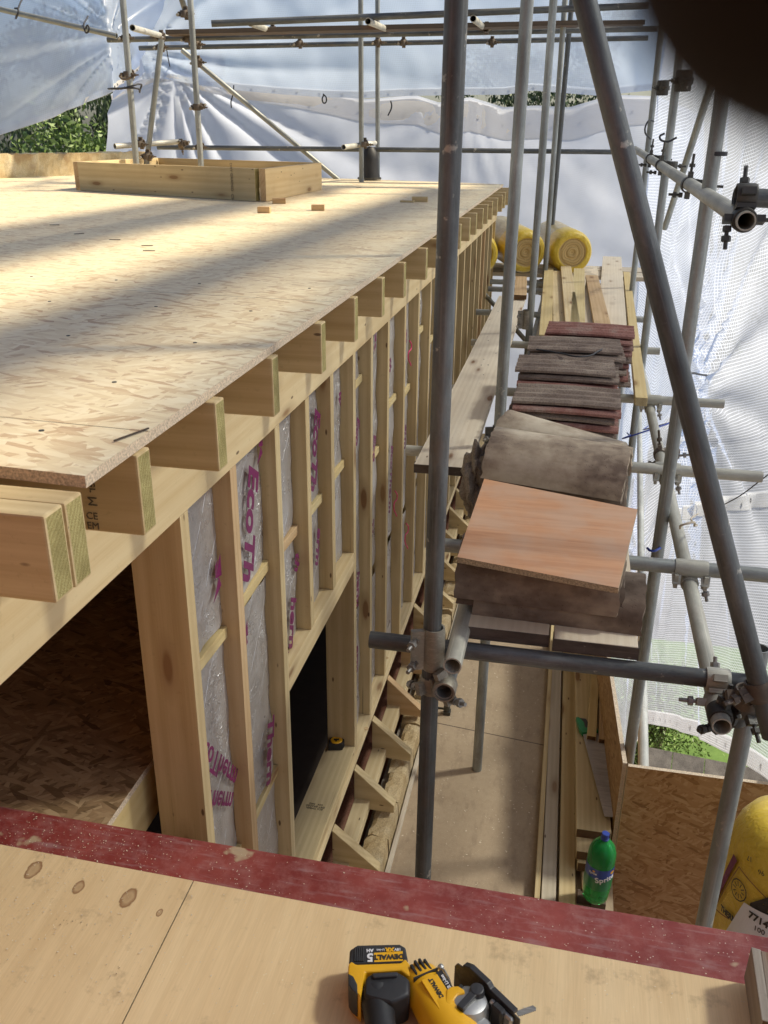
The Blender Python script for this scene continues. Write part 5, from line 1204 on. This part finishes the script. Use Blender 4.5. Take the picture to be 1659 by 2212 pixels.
# ------------------------------------------------------------------ sheeting
def fold(p, foci, amp):
    e = 0
    for (q, k, a, dec) in foci:
        d = p - q; r = d.length + .05; an = math.atan2(d.z, d.dot(V((.5, .86, 0))) if abs(d.x) < abs(d.y) else d.x)
        e += a * (1 - abs(2 * (((an * k + noise.noise(V((an * 3, r * .4, k))) * .6) % 1)) - 1)) ** 2 * math.exp(-r / dec) * min(1, r * 2.5)
    e += amp * (noise.noise(p * .7) + .5 * noise.noise(p * 1.9 + V((5, 1, 2))) + .2 * noise.noise(p * 4.7))
    return e
def sheet(name, top, bot, nrm, mt, lab, nu=90, nv=46, foci=(), amp=.12, hems=(), scale=1.0):
    """top/bot: polylines of world points; ruled sheet between them with folds along nrm"""
    def pl(P, t):
        ls = [0]
        for a, b in zip(P[:-1], P[1:]): ls.append(ls[-1] + (b - a).length)
        s = t * ls[-1]
        for i in range(len(P) - 1):
            if s <= ls[i + 1] or i == len(P) - 2:
                return P[i].lerp(P[i + 1], (s - ls[i]) / max(1e-6, ls[i + 1] - ls[i]))
    t = empty(name, pl(bot, .5), lab, 'sheeting', 'translucent debris sheets')
    nrm = V(nrm); base = [[pl(bot, i / nu).lerp(pl(top, i / nu), j / nv) for i in range(nu + 1)] for j in range(nv + 1)]
    P = [[p + nrm * fold(p, foci, amp) for p in row] for row in base]
    me = bpy.data.meshes.new('sheet'); vs = [p for r in P for p in r]
    fs = [(j * (nu + 1) + i, j * (nu + 1) + i + 1, (j + 1) * (nu + 1) + i + 1, (j + 1) * (nu + 1) + i) for j in range(nv) for i in range(nu)]
    me.from_pydata(vs, [], fs); uvl = me.uv_layers.new(name='UVMap')
    W_ = sum((b - a).length for a, b in zip(bot[:-1], bot[1:])); H_ = (pl(top, .5) - pl(bot, .5)).length
    for pgl in me.polygons:
        pgl.use_smooth = True
        for li in pgl.loop_indices:
            vi = me.loops[li].vertex_index; i, j = vi % (nu + 1), vi // (nu + 1); uvl.data[li].uv = (i / nu * W_ * scale, j / nv * H_ * scale)
    link('film', me, mt, None, t)
    for (j0, j1, eye) in hems:
        a, b = int(j0 * nv), int(j1 * nv); mb = MB()
        f = lambda jj, i: (P[int(jj)][i].lerp(P[min(nv, int(jj) + 1)][i], jj - int(jj)))
        vs = [f(j0 * nv, i) - nrm * .006 for i in range(nu + 1)] + [f(j1 * nv, i) - nrm * .006 for i in range(nu + 1)]
        mb.add(vs, [(i, i + 1, nu + 2 + i, nu + 1 + i) for i in range(nu)]); hm = mb.build('hem', M_['hem'], t, smooth=True, angle=3)
        mb = MB()
        for i in range(1, nu, eye):
            c_ = f((j0 + j1) / 2 * nv, i) - nrm * .012; mb.cyl(c_, c_ - nrm * .004, .012, n=10)
        mb.build('eyelets', M_['galv'], hm)
    return t
YB = 11.2
A = lambda l, y=YB: [at(px, py, y=y) for px, py in l]
tie1, tie2 = at(370, 148, y=YB), at(1017, 212, y=YB)
# lower back sheet
top = A([(243, 205), (300, 168), (370, 148), (430, 170), (520, 186), (610, 190), (700, 200), (790, 214), (900, 206), (950, 222), (1017, 210), (1090, 232), (1160, 228), (1230, 232), (1290, 214), (1345, 205), (1420, 208), (1520, 250)])
bot = A([(226, 375), (300, 420), (420, 480), (560, 560), (700, 720), (850, 900), (1000, 1100), (1200, 1100), (1330, 1100), (1440, 900), (1520, 900)])
sheet('debris_sheet', top, bot, (0, -1, 0), M_['sheet_back'], 'lower white sheet hanging across the back with folds fanning from its tie', 150, 60, [(tie1, 3.4, .12, 3.6), (tie2, 3.0, .03, 1.6)], .05, ((.93, .995, 6),), 1.0)
# upper back sheet
top = [at(210, -190, y=10.9), at(700, -190, y=10.9), at(1480, -190, y=10.9)]
bot = A([(303, 172), (340, 168), (420, 182), (520, 196), (610, 204), (700, 210), (790, 212), (880, 207), (1010, 205), (1090, 205), (1150, 196), (1200, 200), (1290, 207), (1400, 196), (1500, 190)], 11.0)
sheet('debris_sheet', top, bot, (0, -1, 0), M_['sheet_upper'], 'upper bluish sheet across the top of the back', 140, 50, [(at(300, 110, y=11), 3.0, .07, 2.5)], .07, ((.0, .045, 6), (.60, .64, 7)), 1.0)
# left roof-like sheet with its bright lower hem
yl = 8.9
top = [at(-220, -120, y=yl + .8), at(120, -160, y=yl + .9), at(420, -150, y=yl + 1.4)]
bot = [at(-220, 370, y=yl), at(0, 292, y=yl), at(120, 254, y=yl + .1), at(250, 196, y=yl + .3), at(262, 188, y=yl + .6), at(300, 150, y=yl + 1.4)]
sheet('debris_sheet', top, bot, (0, -1, 0), M_['sheet_upper'], 'large sheet billowing at the top left with a straight white hem', 100, 60, [(at(262, 80, y=yl + .5), 2.6, .08, 3.0)], .07, ((.0, .035, 5), (.66, .69, 7)), 1.0)
# return piece at the back left corner
sheet('debris_sheet', [at(300, 103, y=10.2), at(312, 160, y=11.1)], [at(246, 196, y=9.4), at(243, 215, y=11.1)], (0, -1, 0), M_['sheet_back'], 'small triangular fold of sheet between the top left sheet and the lower back sheet', 14, 14, (), .03)
# right side sheet (outer face of the scaffold)
XR = .98
rt = [V((XR + .25, .6, 1.8)), V((XR + .1, 3, 1.8)), V((XR - .05, 6, 1.75)), V((XR - .1, 9, 1.7)), V((XR - .25, 11.1, 1.6))]
rb_ = [V((XR + .15, .6, -1.7)), at(1690, 1720, x=XR), at(1659, 1690, x=XR), at(1600, 1640, x=XR), at(1500, 1590, x=XR), at(1450, 1572, x=XR - .02), at(1395, 1562, x=XR - .02), V((XR - .1, 8.5, -7.2)), V((XR - .15, 11.1, -7.3))]
rb_[1] = at(1690, 1715, x=XR)
tieR = [at(1540, 865, x=XR), at(1400, 1205, x=XR), at(1650, 1025, x=XR), at(1490, 560, x=XR)]
sheet('debris_sheet', rt, rb_, (-1, 0, 0), M_['sheet'], 'big netted sheet on the right side with its hem sagging above the lawn', 170, 110, [(tieR[0], 3.3, .16, 1.3), (tieR[1], 2.7, .14, 1.1), (tieR[3], 2.2, .06, 1.0)], .045, ((.0, .022, 3), (.30, .318, 5)), 1.0)
# cords tying the sheets
BG = 'bungee ties holding the sheets'
for k, (pts, yy, lab) in enumerate((([(533, 75 * 1), (538, 110), (541, 148)], 10.9, 'long thin tie from the top tube to the peak of the lower back sheet'),)): cord('sheet_tie', [at(360, 106, y=10), at(363, 125, y=10.6), at(368, 148, y=11.1)], .006, 'cord', lab, 'tie', BG)
cord('sheet_tie', [at(505, 185, y=10.9), at(503, 205, y=10.8), at(499, 220, y=10.8), at(500, 233, y=10.8)], .008, 'cord', 'dark tie dangling in front of the back sheet beside the diagonal brace', 'tie', BG)
cord('sheet_tie', [at(698, 203, y=10.8), at(705, 212, y=10.8), at(701, 223, y=10.8), at(696, 215, y=10.8), at(700, 204, y=10.8)], .008, 'cord', 'looped tie under the hem left of the back pair of uprights', 'tie', BG)
cord('sheet_tie', [at(844, 218, y=10.8), at(846, 230, y=10.8), at(838, 250, y=10.8)], .008, 'cord', 'tie dangling just right of the back pair of uprights', 'tie', BG)
cord('sheet_tie', [at(270, 188, y=8.4), at(285, 186, y=7.1), at(300, 182, y=7.2), at(304, 190, y=7.3), at(290, 190, y=7.1), at(256, 193, y=8.9)], .007, 'cord', 'looped tie round the left back upright', 'tie', BG)
cord('sheet_tie', [at(262, 158, y=7.1), at(260, 166, y=7.1), at(268, 171, y=7.1), at(284, 167, y=7.1)], .009, 'rust', 'rusty hook on the left back upright above the looped tie', 'hook', BG)
cord('sheet_tie', [at(32, 18, y=8.3), at(40, 22, y=8.25), at(36, 36, y=8.25), at(43, 8, y=8.6), at(60, -20, y=9)], .008, 'cord', 'tie round the sloping tube near the top left corner', 'tie', BG)
cord('sheet_tie', [at(185, 62, y=8.25), at(190, 55, y=8.25), at(187, 71, y=8.25), at(182, 62, y=8.25), at(190, 35, y=8.8)], .008, 'cord', 'tie round the middle of the sloping top left tube', 'tie', BG)
cord('sheet_tie', [at(1487, 808, x=.60), at(1500, 806, x=.7), at(1512, 809, x=.80), at(1538, 812, x=.95)], .006, 'cord', 'short tie between the raking tube and the gathered right sheet', 'tie', BG)
cord('sheet_tie', [at(1355, 935, x=.50), at(1362, 940, x=.46), at(1375, 938, x=.46), at(1390, 928, x=.60), at(1400, 920, x=.8)], .005, 'blue', 'blue tie round the second outer upright left of the ledger', 'tie', BG)
cord('sheet_tie', [at(1398, 1184, y=3.30), at(1408, 1190, y=3.27), at(1422, 1186, y=3.30), at(1424, 1176, y=3.5)], .005, 'blue', 'blue tie round the nearest outer upright beside the plywood offcut', 'tie', BG)
cord('sheet_tie', [at(1469, 1141, x=.445), at(1480, 1132, x=.45), at(1500, 1136, x=.50), at(1493, 1120, x=.7), at(1508, 1110, x=.9)], .004, 'timber_grey', 'brownish tie looped round the ledger leading to the right sheet', 'tie', BG)
cord('sheet_tie', [at(1560, 1092, x=.9), at(1600, 1070, x=.93), at(1640, 1040, x=.95), at(1680, 1010, x=.97)], .003, 'cord', 'thin dark string along the right sheet below the pale cross tube', 'tie', BG)
cord('sheet_tie', [at(1405, 300, y=8.2), at(1393, 280, y=8.1), at(1400, 262, y=8.1), at(1412, 262, y=8.2)], .007, 'cord', 'tie loop on the farthest outer upright', 'tie', BG)
cord('sheet_tie', [at(1462, 297, y=5.8), at(1440, 306, y=5.8), at(1425, 296, y=5.8), at(1436, 288, y=5.8)], .006, 'cord', 'hooked tie left of the second outer upright', 'tie', BG)
for (px, py, yy, lab) in ((1549, 332, 3.3, 'black band tied round the nearest outer upright'),):
    p = at(px, py, y=yy + .05); mb = MB(); band(mb, V((r1.x + .008, 3.35, p.z)), Z, .026, .014); tag(mb.build('sheet_tie', M_['cord']), lab, 'tie', BG)
cord('pink_string', [at(806, 970, x=-.78), at(812, 985, x=-.77), at(806, 1010, x=-.78), at(812, 1030, x=-.77)], .002, 'pink', 'pink string hanging between the far studs, upper strand', 'string', 'pink strings on the studs') if False else None
for k, (px, py) in enumerate(((884, 735), (853, 1060), (877, 1130))):
    cord('pink_string', [at(px, py, x=-.79), at(px + 5, py + 14, x=-.785), at(px - 2, py + 30, x=-.79), at(px + 4, py + 55, x=-.785)], .0035, 'pink', ['bright pink string hanging on the far foil, highest one', 'bright pink string on the foil, left one beside the big upright', 'bright pink string on the foil, right one beside the big upright'][k], 'string', 'pink strings on the studs')

# ------------------------------------------------------------------ unseen upper lift, added to throw the bands of shade on the roof
UG = 'boards of the upper lift'
for k, (xa, y0, y1) in enumerate(((.45, -.6, 9.2), (.68, -.6, 9.2), (-.33, 2.2, 9.0), (-.60, 1.4, 9.4), (-.9, 3.0, 8.0))):
    tag(timber('scaffold_board', (xa, y0, 1.62), (xa + (-.06 if k > 1 else 0), y1, 1.62), .225, .038, [M_['timber_grey'], M_['end_brown']]), ['outermost but one board of the upper lift above the handrail', 'outermost board of the upper lift above the handrail', 'board of the upper lift above the inner uprights', 'board of the upper lift over the joist ends', 'innermost board of the upper lift over the roof'][k], 'scaffold board', UG)
for k, yy in enumerate((.2, 2.6, 5.4, 8.2)):
    tube((-1.2, yy, 1.575), (.95, yy, 1.575), 'cross tube under the upper lift, ' + ['nearest', 'second', 'third', 'farthest'][k] + ' above the picture', 'galv')

# ------------------------------------------------------------------ fingertip of the photographer in front of the lens corner
def cpt(px, py, d): return ROT @ V(((px - CX) / FPX * d, -(py - CY) / FPX * d, -d))
fc = cpt(2000, -370, .024) ; fdir = (ROT @ V((.62, .72, .10))).normalized()
M, _ = frame(fc, fc + fdir); bm = bmesh.new(); bmesh.ops.create_uvsphere(bm, u_segments=32, v_segments=24, radius=1)
for v in bm.verts:
    q = v.co.copy(); x = q.x
    if x > 0: x = x * 6.2
    v.co = V((x * .0085, q.y * (.0088 + max(0, x) * .0003), q.z * (.0078 + max(0, x) * .0003)))
me = bpy.data.meshes.new('fingertip'); bm.to_mesh(me); bm.free()
for p in me.polygons: p.use_smooth = True
t = empty('finger', fc, 'dark out of focus fingertip covering the top right corner', 'finger')
link('fingertip', me, M_['skin_shade'], M, t)
mb = MB(); mb.lathe([(0, .0012), (.0035, .0009), (.0052, 0)], M @ Matrix.Translation((0, 0, .0074)) , 20); mb.build('nail', M_['skin_shade'], t, smooth=True)
print('objects', len(bpy.data.objects))
